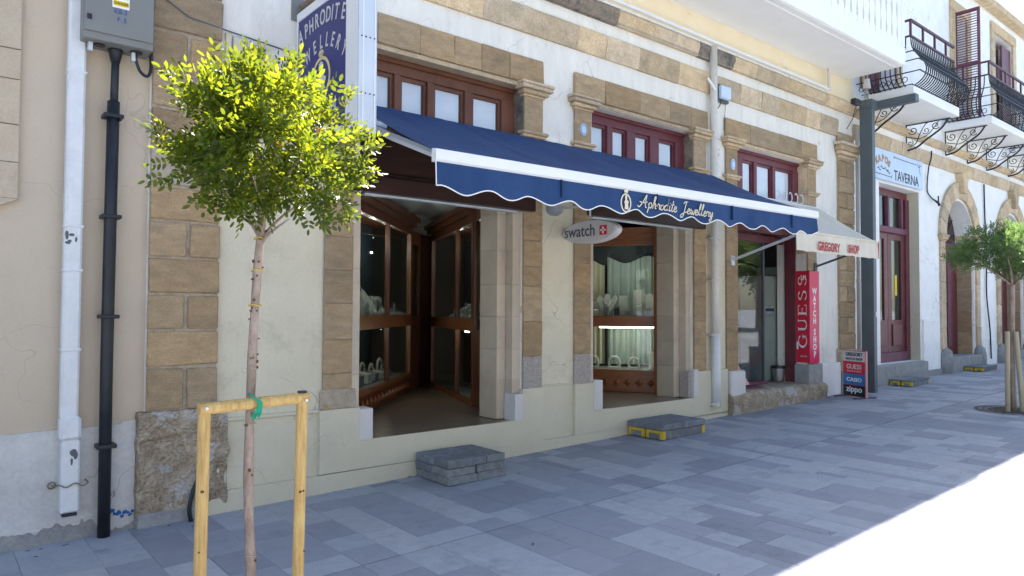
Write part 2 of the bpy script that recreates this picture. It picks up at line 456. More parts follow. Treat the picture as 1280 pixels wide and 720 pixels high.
def wallgrid(m, x0, x1, z0, z1, y0, y1, holes, mi=0):
    """wall slab with rectangular holes, as boxes without inner seams in view"""
    xs = sorted({x0, x1, *[h[0] for h in holes], *[h[1] for h in holes]})
    zs = sorted({z0, z1, *[h[2] for h in holes], *[h[3] for h in holes]})
    solid = {}
    for i in range(len(xs) - 1):
        for k in range(len(zs) - 1):
            cx, cz = (xs[i] + xs[i + 1]) / 2, (zs[k] + zs[k + 1]) / 2
            solid[(i, k)] = not any(h[0] < cx < h[1] and h[2] < cz < h[3] for h in holes)
    for (i, k), sd in solid.items():
        if not sd: continue
        a, b, c, d = xs[i], xs[i + 1], zs[k], zs[k + 1]
        fs = [(0, 1, 5, 4), (2, 3, 7, 6)]
        if not solid.get((i - 1, k), False): fs.append((3, 0, 4, 7))
        if not solid.get((i + 1, k), False): fs.append((1, 2, 6, 5))
        if not solid.get((i, k - 1), False): fs.append((0, 3, 2, 1))
        if not solid.get((i, k + 1), False): fs.append((4, 5, 6, 7))
        m.add([(a, y0, c), (b, y0, c), (b, y1, c), (a, y1, c), (a, y0, d), (b, y0, d), (b, y1, d), (a, y1, d)], fs, mi)


# ------------------------------------------------------------------ lettering
XF = (Vector((1, 0, 0)), Vector((0, 0, 1)))             # on a face looking to the street
XL = (Vector((0, -1, 0)), Vector((0, 0, 1)))            # on a face looking left along the street


def text(body, size, mt, origin, axes, parent, align='LEFT', sx=1.0, bold=0.0, thick=.002, name='lettering', shear=0.0, rot=0.0, space=1.0):
    cu = bpy.data.curves.new('t', 'FONT')
    cu.body = body; cu.size = size; cu.extrude = thick / 2; cu.offset = bold
    cu.align_x = align; cu.align_y = 'BOTTOM_BASELINE' if False else 'TOP_BASELINE'
    cu.align_y = 'BOTTOM_BASELINE'
    cu.align_y = 'TOP_BASELINE'
    cu.shear = shear; cu.space_character = space
    cu.resolution_u = 3
    to = bpy.data.objects.new('t', cu)
    col.objects.link(to)
    me = bpy.data.meshes.new_from_object(to)
    bpy.data.objects.remove(to); bpy.data.curves.remove(cu)
    x, y = axes
    n = x.cross(y)
    org = Vector(origin)
    c, s_ = math.cos(R(rot)), math.sin(R(rot))
    for v in me.vertices:
        a, b = v.co.x * sx, v.co.y
        a, b = a * c - b * s_, a * s_ + b * c
        v.co = x * a + y * b + n * (v.co.z + thick / 2)
    me.materials.clear(); me.materials.append(MATS[mt])
    return link(name, me, parent, org)


def ribbon(m, pts, wid, fn, d=.002, mi=0):
    """flat stroke through 2d pts, width per point; fn(a,b,depth)->xyz"""
    P = [Vector(p) for p in pts]
    W = wid if isinstance(wid, (list, tuple)) else [wid] * len(P)
    L_, R_ = [], []
    for i, p in enumerate(P):
        t = (P[min(i + 1, len(P) - 1)] - P[max(i - 1, 0)])
        if t.length < 1e-9: t = Vector((1, 0))
        t.normalize()
        nrm = Vector((-t.y, t.x)) * W[i] / 2
        L_.append(p + nrm); R_.append(p - nrm)
    n = len(P)
    vs = [fn(*q, d) for q in L_] + [fn(*q, d) for q in R_] + [fn(*q, 0) for q in L_] + [fn(*q, 0) for q in R_]
    fs = []
    for i in range(n - 1):
        fs += [(i, n + i, n + i + 1, i + 1), (i, i + 1, 2 * n + i + 1, 2 * n + i), (n + i, 3 * n + i, 3 * n + i + 1, n + i + 1)]
    fs += [(0, 2 * n, 3 * n, n), (n - 1, 2 * n - 1, 4 * n - 1, 3 * n - 1)]
    m.add(vs, fs, mi)


def smooth(pts, k=5):
    out = []
    n = len(pts)
    for i in range(n - 1):
        p0, p1, p2, p3 = [Vector(pts[max(0, min(n - 1, j))]) for j in (i - 1, i, i + 1, i + 2)]
        for q in range(k):
            t = q / k
            out.append(.5 * ((2 * p1) + (-p0 + p2) * t + (2 * p0 - 5 * p1 + 4 * p2 - p3) * t * t + (-p0 + 3 * p1 - 3 * p2 + p3) * t ** 3))
    out.append(Vector(pts[-1]))
    return out


SCRIPT = {  # brush script glyphs: advance, strokes (baseline 0, x height .42, cap 1)
    'A': (.72, [[(-.12, .12), (-.02, .0), (.12, .12), (.34, .6), (.5, 1.0), (.47, .5), (.5, .08), (.62, .02)], [(.0, .42), (.25, .36), (.62, .46)]]),
    'p': (.36, [[(.0, .25), (.08, .42), (.05, .0), (.0, -.38)], [(.06, .3), (.18, .44), (.3, .28), (.22, .03), (.08, .06)]]),
    'h': (.36, [[(.0, .2), (.14, .6), (.18, .95), (.09, .9), (.05, .4), (.03, .0)], [(.05, .2), (.18, .42), (.25, .32), (.23, .06), (.34, .04)]]),
    'r': (.29, [[(.0, .2), (.06, .46), (.12, .38), (.22, .4), (.2, .15), (.24, .02), (.31, .08)]]),
    'o': (.33, [[(.2, .42), (.05, .32), (.04, .08), (.16, .0), (.27, .12), (.26, .34), (.18, .42), (.26, .34), (.36, .34)]]),
    'd': (.38, [[(.26, .38), (.12, .42), (.02, .2), (.1, .0), (.24, .12), (.28, .42), (.33, .98), (.27, .4), (.27, .08), (.38, .05)]]),
    'i': (.2, [[(.03, .3), (.08, .42), (.06, .1), (.12, .0), (.2, .08)], [(.1, .6), (.12, .64)]]),
    't': (.24, [[(.14, .85), (.09, .4), (.07, .1), (.14, .0), (.24, .08)], [(-.02, .5), (.24, .55)]]),
    'e': (.29, [[(.03, .18), (.2, .26), (.2, .4), (.1, .42), (.03, .2), (.08, .0), (.2, .02), (.3, .12)]]),
    ' ': (.34, []),
    'J': (.58, [[(.18, .78), (.3, .95), (.6, .98), (.42, .92), (.36, .5), (.3, -.1), (.16, -.36), (.02, -.28), (.12, -.1), (.4, .08), (.58, .14)]]),
    'w': (.44, [[(.0, .3), (.06, .42), (.06, .08), (.14, .0), (.22, .3), (.24, .06), (.32, .0), (.4, .3), (.38, .42), (.46, .36)]]),
    'l': (.25, [[(.0, .15), (.14, .6), (.18, .95), (.1, .9), (.06, .3), (.1, .02), (.24, .1)]]),
    'g': (.36, [[(.26, .38), (.12, .42), (.02, .22), (.1, .02), (.24, .14), (.28, .4), (.26, -.05), (.16, -.38), (.02, -.3), (.14, -.12), (.36, .1)]]),
    'y': (.34, [[(.0, .3), (.06, .42), (.06, .1), (.16, .04), (.27, .42), (.26, -.05), (.15, -.38), (.02, -.3), (.14, -.1), (.34, .12)]]),
}


def script(word, x0, x1, z, h, y, mt, parent, wid=.012, fn=None):
    tot = sum(SCRIPT[c][0] for c in word)
    k = (x1 - x0) / tot
    m = MB()
    x = x0
    for c in word:
        adv, st = SCRIPT[c]
        for s_ in st:
            P = smooth([((a + .16 * b), b) for a, b in s_], 4)
            ribbon(m, [(x + p.x * k, z + p.y * h) for p in P], wid, lambda a, b, d: (a, y - d, b))
        x += adv * k
    return m.build('lettering', mt, parent)


# ------------------------------------------------------------------ ground and pavement
xs = [-900, -40] + [x for x in range(-30, 80, 10)] + [80, 900]
m = MB()
for i in range(len(xs) - 1):
    a, b = xs[i], xs[i + 1]
    m.add([(a, -900, gz(a) - .012), (b, -900, gz(b) - .012), (b, 900, gz(b) - .012), (a, 900, gz(a) - .012)], [(0, 1, 2, 3)])
gr = m.build('ground', 'ground')
gr['kind'] = 'structure'
pv = MB()
for i in range(-10, 30, 10):
    a, b = i, i + 10
    pv.add([(a, -9.2, gz(a) - .008), (b, -9.2, gz(b) - .008), (b, .3, gz(b) - .008), (a, .3, gz(a) - .008)], [(0, 1, 2, 3)])
pave = pv.build('pavement', 'bedding')
pave['kind'] = 'structure'

rng = random.Random(11)
PM = ['paver_a', 'paver_b', 'paver_c', 'paver_d']
pieces = []
x = -3.0
SL = math.atan(.0192)
bands = [(0.02, -1.735), (-1.749, -3.62), (-3.62, -5.5), (-5.5, -7.4), (-7.4, -9.2)]
while x < 27:
    wdt = rng.choice([.10, .2, .2, .27, .27, .27, .40, .40])
    prev = None
    for (y0, y1) in bands:
        y = y0
        first = True
        while y > y1 + .01:
            ln = rng.choice([.27, .40, .40, .54, .54, .68])
            if first: ln *= rng.uniform(.4, 1.0); first = False
            if y - ln < y1 + .14: ln = y - y1
            t = rng.random()
            q_ = t * .72 + .28 * (.5 + noise.noise((x * 1.1, y * 1.1, 4)))
            mi = 3 if q_ < .26 else 0 if q_ < .50 else 1 if q_ < .68 else 2
            if mi == 2 and prev == 2: mi = 1
            prev = mi
            pieces.append((x, x + wdt, y - ln, y, mi))
            y -= ln
    x += wdt
    if x < 7.1 < x + .28: x = 7.104


def visible_size(x0, x1, y0, y1):
    c = Vector(((x0 + x1) / 2, (y0 + y1) / 2, gz((x0 + x1) / 2))) - cam.matrix_world.translation
    d = c.dot(fwd)
    if d < .6: return 0
    px, py = 640 + 888 * c.dot(r2) / d, 360 - 888 * c.dot(u2) / d
    if px < -60 or px > 1340 or py > 790: return 0
    if (y0 + y1) / 2 < -3.6: return .2 / d
    return (x1 - x0) * (y1 - y0) * 888 ** 2 / d ** 3 * 1.6


ranked = sorted(range(len(pieces)), key=lambda i: -visible_size(*pieces[i][:4]))
single = set(ranked[:298])
rest = MB()
pcache = {}
for i, (x0, x1, y0, y1, mi) in enumerate(pieces):
    cx, cy = (x0 + x1) / 2, (y0 + y1) / 2
    hx, hy = (x1 - x0) / 2 - .0008, (y1 - y0) / 2 - .0008
    dz = rng.uniform(-.0012, .0012)
    if i in single:
        key = (round(hx, 3), round(hy, 3), mi)
        if key not in pcache:
            c = .0018
            q = MB().add([(-hx, -hy, -.02), (hx, -hy, -.02), (hx, hy, -.02), (-hx, hy, -.02),
                          (-hx, -hy, -c * .6), (hx, -hy, -c * .6), (hx, hy, -c * .6), (-hx, hy, -c * .6),
                          (-hx + c, -hy + c, 0), (hx - c, -hy + c, 0), (hx - c, hy - c, 0), (-hx + c, hy - c, 0)],
                         [(0, 1, 5, 4), (1, 2, 6, 5), (2, 3, 7, 6), (3, 0, 4, 7), (4, 5, 9, 8), (5, 6, 10, 9), (6, 7, 11, 10), (7, 4, 8, 11), (8, 9, 10, 11)])
            me = bpy.data.meshes.new('paver')
            me.from_pydata(q.v, [], q.f); me.materials.append(MATS[PM[mi]])
            pcache[key] = me
        o = link('paver', pcache[key], pave, (cx, cy, gz(cx) + dz))
        o.rotation_euler = (0, -SL, 0)
    else:
        a, b = cx - hx, cx + hx
        za, zb = gz(a) + dz, gz(b) + dz
        rest.add([(a, cy - hy, za), (b, cy - hy, zb), (b, cy + hy, zb), (a, cy + hy, za),
                  (a, cy - hy, za - .02), (b, cy - hy, zb - .02), (b, cy + hy, zb - .02), (a, cy + hy, za - .02)],
                 [(0, 1, 2, 3), (0, 4, 5, 1), (1, 5, 6, 2), (2, 6, 7, 3), (3, 7, 4, 0)], mi)
rest.build('paver', PM, pave, kind='stuff')

# ------------------------------------------------------------------ left building (beige)
TOP = 8.2
EAVE_Y = -.45
LB = thing('beige_building', 'beige plastered building with a whitewashed base at the far left', 'building', (-3, 0, 0))
m = MB()
m.box(-14, 1.25, .012, 6, -.5, TOP)
m.build('wall', 'plaster_beige', LB)
# whitewashed band with a wavy top and broken lower edge
m = MB()
n = 420
top, bot = [], []
for i in range(n + 1):
    xx = -6 + i * (7.2) / n
    top.append((xx, .765 + .006 * noise.noise((xx * 3, 0, 0)) + (.02 if xx > 1.1 else 0)))
    bot.append((xx, gz(xx) + .10 + .06 * noise.noise((xx * 5, 3, 0)) + .06 * noise.noise((xx * 17, 3, 0)) + .03 * noise.noise((xx * 43, 3, 0)) - (.05 if xx > .95 else 0)))
for i in range(n):
    a, b, c, d = bot[i], bot[i + 1], top[i + 1], top[i]
    m.add([(a[0], -.004, a[1]), (b[0], -.004, b[1]), (c[0], -.004, c[1]), (d[0], -.004, d[1]),
           (a[0], .013, a[1]), (b[0], .013, b[1]), (c[0], .013, c[1]), (d[0], .013, d[1])],
          [(0, 1, 2, 3), (3, 2, 6, 7), (0, 4, 5, 1)])
m.add([(1.2, -.004, .1), (1.2, .013, .1), (1.2, .013, .78), (1.2, -.004, .78)], [(0, 1, 2, 3)])
m.build('whitewash_band', 'whitewash', LB)
m = MB()
for i in range(40):
    a, b = -6 + i * .18, -6 + (i + 1) * .18
    m.add([(a, .002, gz(a) - .03), (b, .002, gz(b) - .03), (b, .002, gz(b) + .3), (a, .002, gz(a) + .3)], [(0, 1, 2, 3)])
m.build('cement_skirt', 'cement', LB)
# pale stone trim at the very left (a door surround that ends in a rounded drop)
trim = bx('door_surround', 'mortar', LB, -.2, .45, -.01, .012, 2.33, TOP - .6)
zz = [2.31, 2.55, 2.80, 3.10, 3.30, 3.64, 3.9, 4.3]
for a, b in zip(zz, zz[1:]):
    stone(trim, 'trim_stone', -.2, .465, -.035, 0, a, b, c=.003, j=.001)
m = MB()
m.prism([(-.2, 2.31), (.465, 2.31)] + [(-.2 + .0 + .62 * math.cos(R(t)) + 0, 2.31 - .13 * math.sin(R(t))) for t in range(0, 91, 15)][1:], lambda a, b, d: (a, d, b), -.034, .012)
m.build('surround_foot', 'trim_stone', LB)
# blue paint drips and small number on the base
m = MB()
for i in range(16):
    cx = 1.045 + i * .0095 + random.uniform(-.003, .003); cz = .13 + .018 * math.sin(i * 1.3) + (.0 if i > 4 else .02); r = random.uniform(.008, .018)
    m.prism([(cx + r * math.cos(R(t)) * random.uniform(.7, 1.2), cz + r * .8 * math.sin(R(t)) * random.uniform(.7, 1.3)) for t in range(0, 360, 45)], lambda a, b, d: (a, d, b), -.006 - i * .0002, -.003)
m.build('paint_mark', 'stain_blue', LB)
text('35', .055, 'grey_letter', (1.035, -.005, .262), XF, LB, sx=.8)
bx('cornice', 'plaster_beige', LB, -14, 1.25, EAVE_Y, .012, TOP, TOP + .15)

# ------------------------------------------------------------------ middle building with the shops
MBD = thing('shop_building', 'old two storey plaster and sandstone building with the jewellery shop and watch shop', 'building', (6.5, 0, 0))
O1 = (2.96, 4.62, .425, 3.97)
O2 = (5.905, 7.60, .425, 3.95)
O3 = (8.83, 10.79, .42, 3.95)
m = MB()
wallgrid(m, 1.25, 12.42, -.5, TOP, 0, .5, [(O1[0], O1[1] + .23, O1[2], O1[3]), (O2[0], O2[1] + .21, O2[2], O2[3]), (O3[0], O3[1], O3[2], O3[3])])
m.build('wall', 'plaster_white', MBD)
for a, b in ((1.757, 2.618), (5.122, 5.603), (8.082, 8.553)):  # cream skin over the lower wall fields, darker and yellower than the plaster above
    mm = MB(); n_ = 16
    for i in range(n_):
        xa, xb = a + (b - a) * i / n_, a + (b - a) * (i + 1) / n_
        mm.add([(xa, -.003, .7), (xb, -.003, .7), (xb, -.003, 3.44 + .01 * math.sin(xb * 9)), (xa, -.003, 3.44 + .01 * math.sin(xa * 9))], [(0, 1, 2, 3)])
    mm.build('lower_field', 'wall_cream', MBD)
# yellow upper wall zone
m = MB(); wallgrid(m, 1.3, 12.4, 5.21, TOP - .02, -.02, 0, [])
m.build('upper_wall', 'plaster_yellow', MBD)
bx('cornice', 'plaster_yellow', MBD, 1.25, 12.42, EAVE_Y, 0, TOP, TOP + .15)
bx('roof', 'tile_red', MBD, 1.25, 12.42, -.2, 6, TOP + .15, TOP + .25)
bx('wall', 'plaster_white', MBD, 1.25, 12.42, 5.5, 6, -.5, TOP)

# quoin pier on the left
q = bx('quoin_pier', 'mortar', MBD, 1.262, 1.745, -.028, 0, .84, 5.2)
cz = [(.84, 1.16, 1), (1.16, 1.43, 0), (1.43, 1.70, 1), (1.70, 1.97, 0), (1.97, 2.24, 1), (2.24, 2.50, 0), (2.50, 2.79, 0), (2.79, 3.08, 0),
      (3.08, 3.35, 0), (3.35, 3.66, 1), (3.66, 3.98, 0), (3.98, 4.25, 1), (4.25, 4.53, 0)]
for k, (a, b, s_) in enumerate(cz):
    y = -.045 - random.uniform(0, .008)
    mt = 'stone' if k != 6 else 'mortar'
    if s_:
        c = 1.505 + random.uniform(-.02, .02)
        stone(q, mt, 1.255, c - .012, y, -.02, a + .008, b - .008)
        stone(q, mt, c + .012, 1.752, y - .004, -.02, a + .008, b - .012)
    else:
        stone(q, mt, 1.255, 1.752, y, -.02, a + .008, b - .008)
# eroded block at the foot of the quoin
def eroded(x0, x1, z0f, z1, ybase, amp, name, mt, parent, nx=44, nz=56, edge=.012, seed=0, notch=False):
    m = MB()
    vs, fs = [], []
    for k in range(nz + 1):
        for i in range(nx + 1):
            u, v = i / nx, k / nz
            xx = x0 + (x1 - x0) * u
            z0 = z0f(xx)
            zz_ = z0 + (z1 - z0) * v
            e = edge * noise.noise((seed, zz_ * 9, 1)) * 2 * (1 if u > .5 else .4)
            xx += e * abs(u - .5) * 2
            p = Vector((xx * 3.2, seed, zz_ * 3.2))
            h = noise.noise(p) * .6 + abs(noise.noise(p * 2.3)) * .5 + noise.noise(p * 6.5) * .25 + noise.noise(p * 15) * .1
            y = ybase - amp * (h + .25)
            if notch:
                dx = (xx - 1.785) / .055; dz = (zz_ - .33) / .09
                y += .07 * math.exp(-(dx * dx + dz * dz))
                y += .035 * math.exp(-((zz_ - (.62 + .1 * (xx - 1.3))) / .02) ** 2) * (1 if 1.22 < xx < 1.5 else .3)
            if i in (0, nx) or k in (0, nz): y = .02
            vs.append((xx, y, zz_))
    for k in range(nz):
        for i in range(nx):
            a = k * (nx + 1) + i
            fs.append((a, a + 1, a + nx + 2, a + nx + 1))
    m.add(vs, fs)
    return m.build(name, mt, parent)
eroded(1.195, 1.84, lambda x_: gz(x_) + .07, .845, -.035, .05, 'eroded_block', 'stone_rough', MBD, notch=True, seed=3, nx=70, nz=86)
eroded(1.19, 1.72, lambda x_: gz(x_) - .03, .13, -.05, .02, 'cement_patch', 'cement', MBD, nx=20, nz=8, seed=8)

# cream painted plinth with recessed panels
m = MB()
def pl(x0, x1, z0, z1, y, yb=.01): m.box(x0, x1, y, yb, z0, z1)
m.add([(1.66, -.052, gz(1.66) - .05), (8.54, -.052, gz(8.54) - .05), (8.54, -.052, .21), (1.845, -.052, .19), (1.83, -.052, .14), (1.70, -.052, .14), (1.66, -.052, .06),
       (1.66, .01, gz(1.66) - .05), (8.54, .01, gz(8.54) - .05), (8.54, .01, .21), (1.845, .01, .19), (1.83, .01, .14), (1.70, .01, .14), (1.66, .01, .06)],
      [(0, 1, 2, 3, 4, 5, 6), (1, 8, 9, 2), (2, 9, 10, 3), (3, 10, 11, 4), (4, 11, 12, 5), (5, 12, 13, 6), (6, 13, 7, 0)])
pl(1.845, 2.59, .19, .715, -.012)
pl(2.59, 2.957, .2, .735, -.052)
pl(2.957, 4.83, .2, .449, -.052)
pl(4.83, 5.13, .2, .765, -.052)
pl(5.13, 5.60, .2, .765, -.012)
pl(5.60, 5.90, .2, .765, -.052)
pl(5.90, 7.86, .2, .449, -.052)
pl(7.86, 8.54, .2, .79, -.052)
m.build('cream_plinth', 'paint_cream', MBD)
# thin raised ledges of the panels
bx('ledge', 'paint_cream', MBD, 1.80, 2.592, -.03, 0, .715, .745, c=.006)
bx('ledge', 'paint_cream', MBD, 5.10, 5.60, -.025, 0, .765, .785, c=.006)

# sandstone pilasters
def pilaster(x0, x1, zj, mt='stone', flaked=False, cap=True, z0=.73, ztop=3.93, y=-.032):
    p = bx('pilaster', 'mortar', MBD, x0 + .008, x1 - .008, y + .012, .0, z0, ztop)
    for a, b in zip(zj, zj[1:]):
        stone(p, 'stone_flaked' if (flaked and a < .9) else mt, x0, x1, y - random.uniform(0, .004), y + .02, a, b, c=.004, j=.002)
    if cap:
        # moulded capital: stepped slabs
        for zA, zB, o_ in ((3.43, 3.455, .028), (3.455, 3.49, .05), (3.86, 3.885, .02), (3.885, 3.93, .05), (3.93, 3.975, .085), (3.975, 4.005, .095)):
            stone(p, 'stone_pale', x0 - o_, x1 + o_, y - o_, .02, zA, zB, name='capital', c=.008, j=.003)
    return p
pilaster(2.62, 2.89, [.73, 1.04, 1.33, 1.64, 1.93, 2.22, 2.50, 2.80, 3.1, 3.45, 3.93], flaked=False)
pilaster(4.852, 5.12, [.76, 1.10, 1.47, 1.84, 2.05, 2.33, 2.62, 2.9, 3.2, 3.45, 3.93], flaked=True)
pilaster(5.605, 5.868, [.76, 1.10, 1.44, 1.78, 2.12, 2.44, 2.80, 3.1, 3.45, 3.93], flaked=True)
pilaster(7.812, 8.08, [.79, 1.12, 1.45, 1.78, 2.1, 2.45, 2.80, 3.1, 3.45, 3.93])
pilaster(8.555, 8.83, [.74, 1.3, 1.85, 2.3, 2.75, 3.1, 3.45, 3.93])
pilaster(10.79, 11.07, [.75, 2.23, 2.62, 2.95, 3.45, 3.93])
bx('repair_patch', 'mortar', MBD, 2.60, 2.93, -.042, 0, .735, .90, c=.02, j=.01)
# recesses' stone reveal beside the transoms
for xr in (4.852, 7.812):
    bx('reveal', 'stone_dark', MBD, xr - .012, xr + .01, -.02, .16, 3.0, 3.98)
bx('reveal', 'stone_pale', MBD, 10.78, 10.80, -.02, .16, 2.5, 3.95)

def lintel(x0, x1, xj, mt='stone', z0=4.0, z1=4.28):
    p = bx('lintel', 'mortar', MBD, x0 + .01, x1 - .01, -.025, .0, z0 + .01, z1 - .01)
    for a, b in zip(xj, xj[1:]):
        stone(p, mt, a, b, -.04 - random.uniform(0, .006), .0, z0, z1, c=.006, j=.004)
    return p
lintel(2.62, 5.13, [2.62, 3.1, 3.55, 3.95, 4.28, 4.65, 5.13])
lintel(5.60, 8.12, [5.60, 6.1, 6.72, 7.3, 7.75, 8.12])
lintel(8.54, 11.10, [8.54, 9.15, 9.95, 10.6, 11.10])
# soffits above the transoms
for x0, x1 in ((2.9, 4.86), (5.87, 7.82), (8.83, 10.79)):
    bx('soffit', 'stone_pale', MBD, x0, x1, -.02, .17, 3.955, 3.998)

# cornices of single stones
def cornice(name, x0, x1, z0, z1, y, mt, parent, zf=None, step=.75, dark=()):
    p = bx(name, 'mortar', parent, x0, x1, y + .03, 0, z0 + .01, z1 - .01)
    x_ = x0
    r_ = random.Random(int(x0 * 10 + z0 * 7))
    while x_ < x1 - .05:
        L_ = min(step * r_.uniform(.6, 1.3), x1 - x_)
        if x1 - x_ - L_ < .2: L_ = x1 - x_
        mm = MB()
        g = .002
        a, b = x_ + g, x_ + L_ - g
        yy = y - r_.uniform(0, .012)
        prof = [(.0, z0), (yy * .55, z0), (yy * .62, z0 + .03), (yy * .8, z0 + (z1 - z0) * .4), (yy, z0 + (z1 - z0) * .62), (yy, z1 - .015), (yy + .012, z1), (0, z1)]
        prof = [(pa + r_.uniform(-.002, .002), pb + r_.uniform(-.004, .004)) for pa, pb in prof]
        mm.prism(prof, lambda u, v, d: (d, u, v), a, b)
        mt_ = mt
        for d0, d1 in dark:
            if d0 < (a + b) / 2 < d1: mt_ = 'stone_dark'
        mm.build('stone', mt_, p, loc=((a + b) / 2, 0, (z0 + z1) / 2))
        x_ += L_
    return p
cornice('lower_cornice', 1.76, 11.80, 4.545, 4.82, -.05, 'stone_pale', MBD)
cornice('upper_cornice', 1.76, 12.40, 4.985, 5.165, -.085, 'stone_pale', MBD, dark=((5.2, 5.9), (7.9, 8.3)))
bx('cornice_cap', 'plaster_white', MBD, 1.3, 11.35, -.10, 0, 5.168, 5.2, c=.008)

# quoin pier on the right
q = bx('quoin_pier', 'mortar', MBD, 11.83, 12.35, -.028, 0, .3, 4.5)
z = .95
k = 0
while z < 4.2:
    b = z + .265
    if k % 2 == 0:
        stone(q, 'stone', 11.82, 12.36, -.05 - random.uniform(0, .01), -.02, z, b - .006)
    else:
        stone(q, 'stone', 11.82, 12.08, -.05, -.02, z, b - .006)
        stone(q, 'stone', 12.10, 12.36, -.05 - .01 * random.random(), -.02, z, b - .006)
    z = b; k += 1
for zA, zB, o_ in ((4.18, 4.22, .02), (4.24, 4.30, .05), (4.30, 4.38, .09), (4.38, 4.44, .12)):
    stone(q, 'stone_pale', 11.82 - o_, 12.36 + o_, -.05 - o_, -.02, zA, zB, name='capital', c=.01, j=.004)
stone(q, 'stone', 11.80, 12.38, -.05, -.0, 4.46, 4.62)
stone(q, 'stone_pale', 11.78, 12.36, -.07, 0, .60, .95, c=.03, j=.02)
bx('base_block', 'cement', MBD, 11.84, 12.36, -.06, 0, .15, .60, c=.015)

# watch shop: base blocks and the worn door step
bx('base_block', 'marble_pale', MBD, 8.56, 8.92, -.10, .05, .40, .755, c=.02, j=.006)
bx('base_block', 'cement', MBD, 10.73, 11.16, -.075, .18, .40, .745, c=.012, j=.004)
bx('base_block', 'plaster_cool', MBD, 11.16, 11.80, -.06, 0, .1, .74, c=.01)
m = MB()
def doorstep(x0, x1, seed):
    vs, fs = [], []
    n1, prof = 30, [(.30, .0), (.30, .455), (-.06, .455), (-.11, .435), (-.135, .39), (-.14, .3), (-.13, .1), (-.13, -.1)]
    for i in range(n1 + 1):
        xx = x0 + (x1 - x0) * i / n1
        for (yy, zz_) in prof:
            if yy > 0: vs.append((xx, yy, zz_))
            else:
                h = noise.noise((xx * 4, yy * 8, zz_ * 6 + seed)) * .022 + noise.noise((xx * 13, yy * 12, zz_ * 14)) * .010
                vs.append((xx, yy - h, max(zz_ + h * .6, -.1) if zz_ < .4 else zz_ - abs(h) * .6))
    K = len(prof)
    for i in range(n1):
        for k_ in range(K - 1):
            a = i * K + k_
            fs.append((a, a + 1, a + K + 1, a + K))
    fs.append(tuple(range(K))); fs.append(tuple(n1 * K + k_ for k_ in range(K))[::-1])
    return vs, fs
for x0, x1, sd in ((8.545, 9.52, 1), (9.525, 10.72, 5)):
    MB().add(*doorstep(x0, x1, sd)).build('door_step', 'stone_rough', MBD)
MB().add(*doorstep(10.72, 11.16, 9)).build('door_step', 'stone_rough', MBD)

# marble jambs and stepped reveals of the two jewellery openings
JZ = [.45, .86, 1.18, 1.52, 1.86, 2.22, 2.60, 2.96, 3.44]
def jamb(x0, x1, y0, y1, zs_=JZ, mt='marble'):
    for a, b in zip(zs_, zs_[1:]):
        stone(MBD, mt, x0, x1, y0, y1, a, b, name='marble_slab', c=.004, j=.001)
jamb(2.89, 2.962, -.024, .30, [.735, 1.02, 1.50, 1.95, 2.4, 2.62])
jamb(4.742, 4.852, .018, .20)
jamb(4.622, 4.738, .125, .42)
jamb(5.868, 5.912, -.024, .30, [.765, 1.2, 1.7, 2.2, 2.62])
jamb(7.718, 7.812, .037, .21)
jamb(7.600, 7.714, .14, .42)
for a in ((2.957, 3.085), (4.72, 4.83)):
    bx('jamb_base', 'marble_pale', MBD, a[0], a[1], -.062, .12, .44, .72, c=.006)
bx('jamb_base', 'marble_pale', MBD, 5.90, 6.035, -.062, .12, .45, .79, c=.006)
bx('jamb_base', 'marble_pale', MBD, 7.76, 7.86, -.062, .12, .45, .82, c=.006)
bx('jamb_base', 'stone_flaked', MBD, 7.70, 7.76, -.02, .12, .45, .80, c=.006)

# dark sign boards / shutter boxes above the shop openings
for x0, x1, zb in ((2.90, 4.97, 2.63), (5.80, 7.99, 2.67)):
    p = bx('fascia', 'wood_dark', MBD, x0, x1, .02, .16, 2.75, 3.215)
    bx('shutter_box', 'wood_dark', p, x0 + .0, x1, -.10, .02, zb, zb + .15, c=.01)
    bx('moulding', 'wood_dark', p, x0, x1, -.04, .02, zb + .155, zb + .19, c=.006)
    bx('shutter_rail', 'aluminium', p, x0 + .1, x1 - .2, -.03, .03, zb - .02, zb - .003)

# transom windows
def transom(x0, x1, z0, z1, y, frame, mull, panes, inner='interior'):
    p = bx('transom_window', frame, MBD, x0, x1, y, y + .07, z1 - .14, z1)       # head
    bx('moulding', frame, p, x0, x1, y - .03, y - .002, z1 - .05, z1 - .002, c=.008)
    bx('sill_rail', frame, p, x0, x1, y, y + .07, z0, z0 + .06)
    for a, b in mull:
        bx('mullion', frame, p, a, b, y - .012, y + .06, z0 + .06, z1 - .14, c=.006)
    for i, (a, b) in enumerate(panes):
        for (u, v) in ((a, a + .028), (b - .028, b)):
            bx('sash', frame, p, u, v, y + .022, y + .05, z0 + .06, z1 - .18)
        bx('sash', frame, p, a, b, y + .02, y + .052, z1 - .18, z1 - .142)
        bx('pane', 'glass', p, a + .028, b - .028, y + .034, y + .040, z0 + .06, z1 - .18)
        bx('blind', 'blind', p, a + .05, b - .04, y + .05, y + .056, z0 + .02, z1 - .16)
    bx('backing', inner, p, x0, x1, y + .3, y + .31, z0, z1)
    return p
transom(2.96, 4.85, 3.22, 3.955, .13, 'wood_frame', [(2.96, 3.02), (3.37, 3.44), (3.74, 3.82), (4.19, 4.29), (4.67, 4.85)][0:5],
        [(3.02, 3.37), (3.44, 3.74), (3.82, 4.19), (4.29, 4.67)])
transom(5.905, 7.81, 3.22, 3.955, .13, 'maroon', [(5.905, 6.0), (6.30, 6.40), (6.66, 6.82), (7.10, 7.28), (7.62, 7.81)],
        [(6.0, 6.30), (6.40, 6.66), (6.82, 7.10), (7.28, 7.62)])
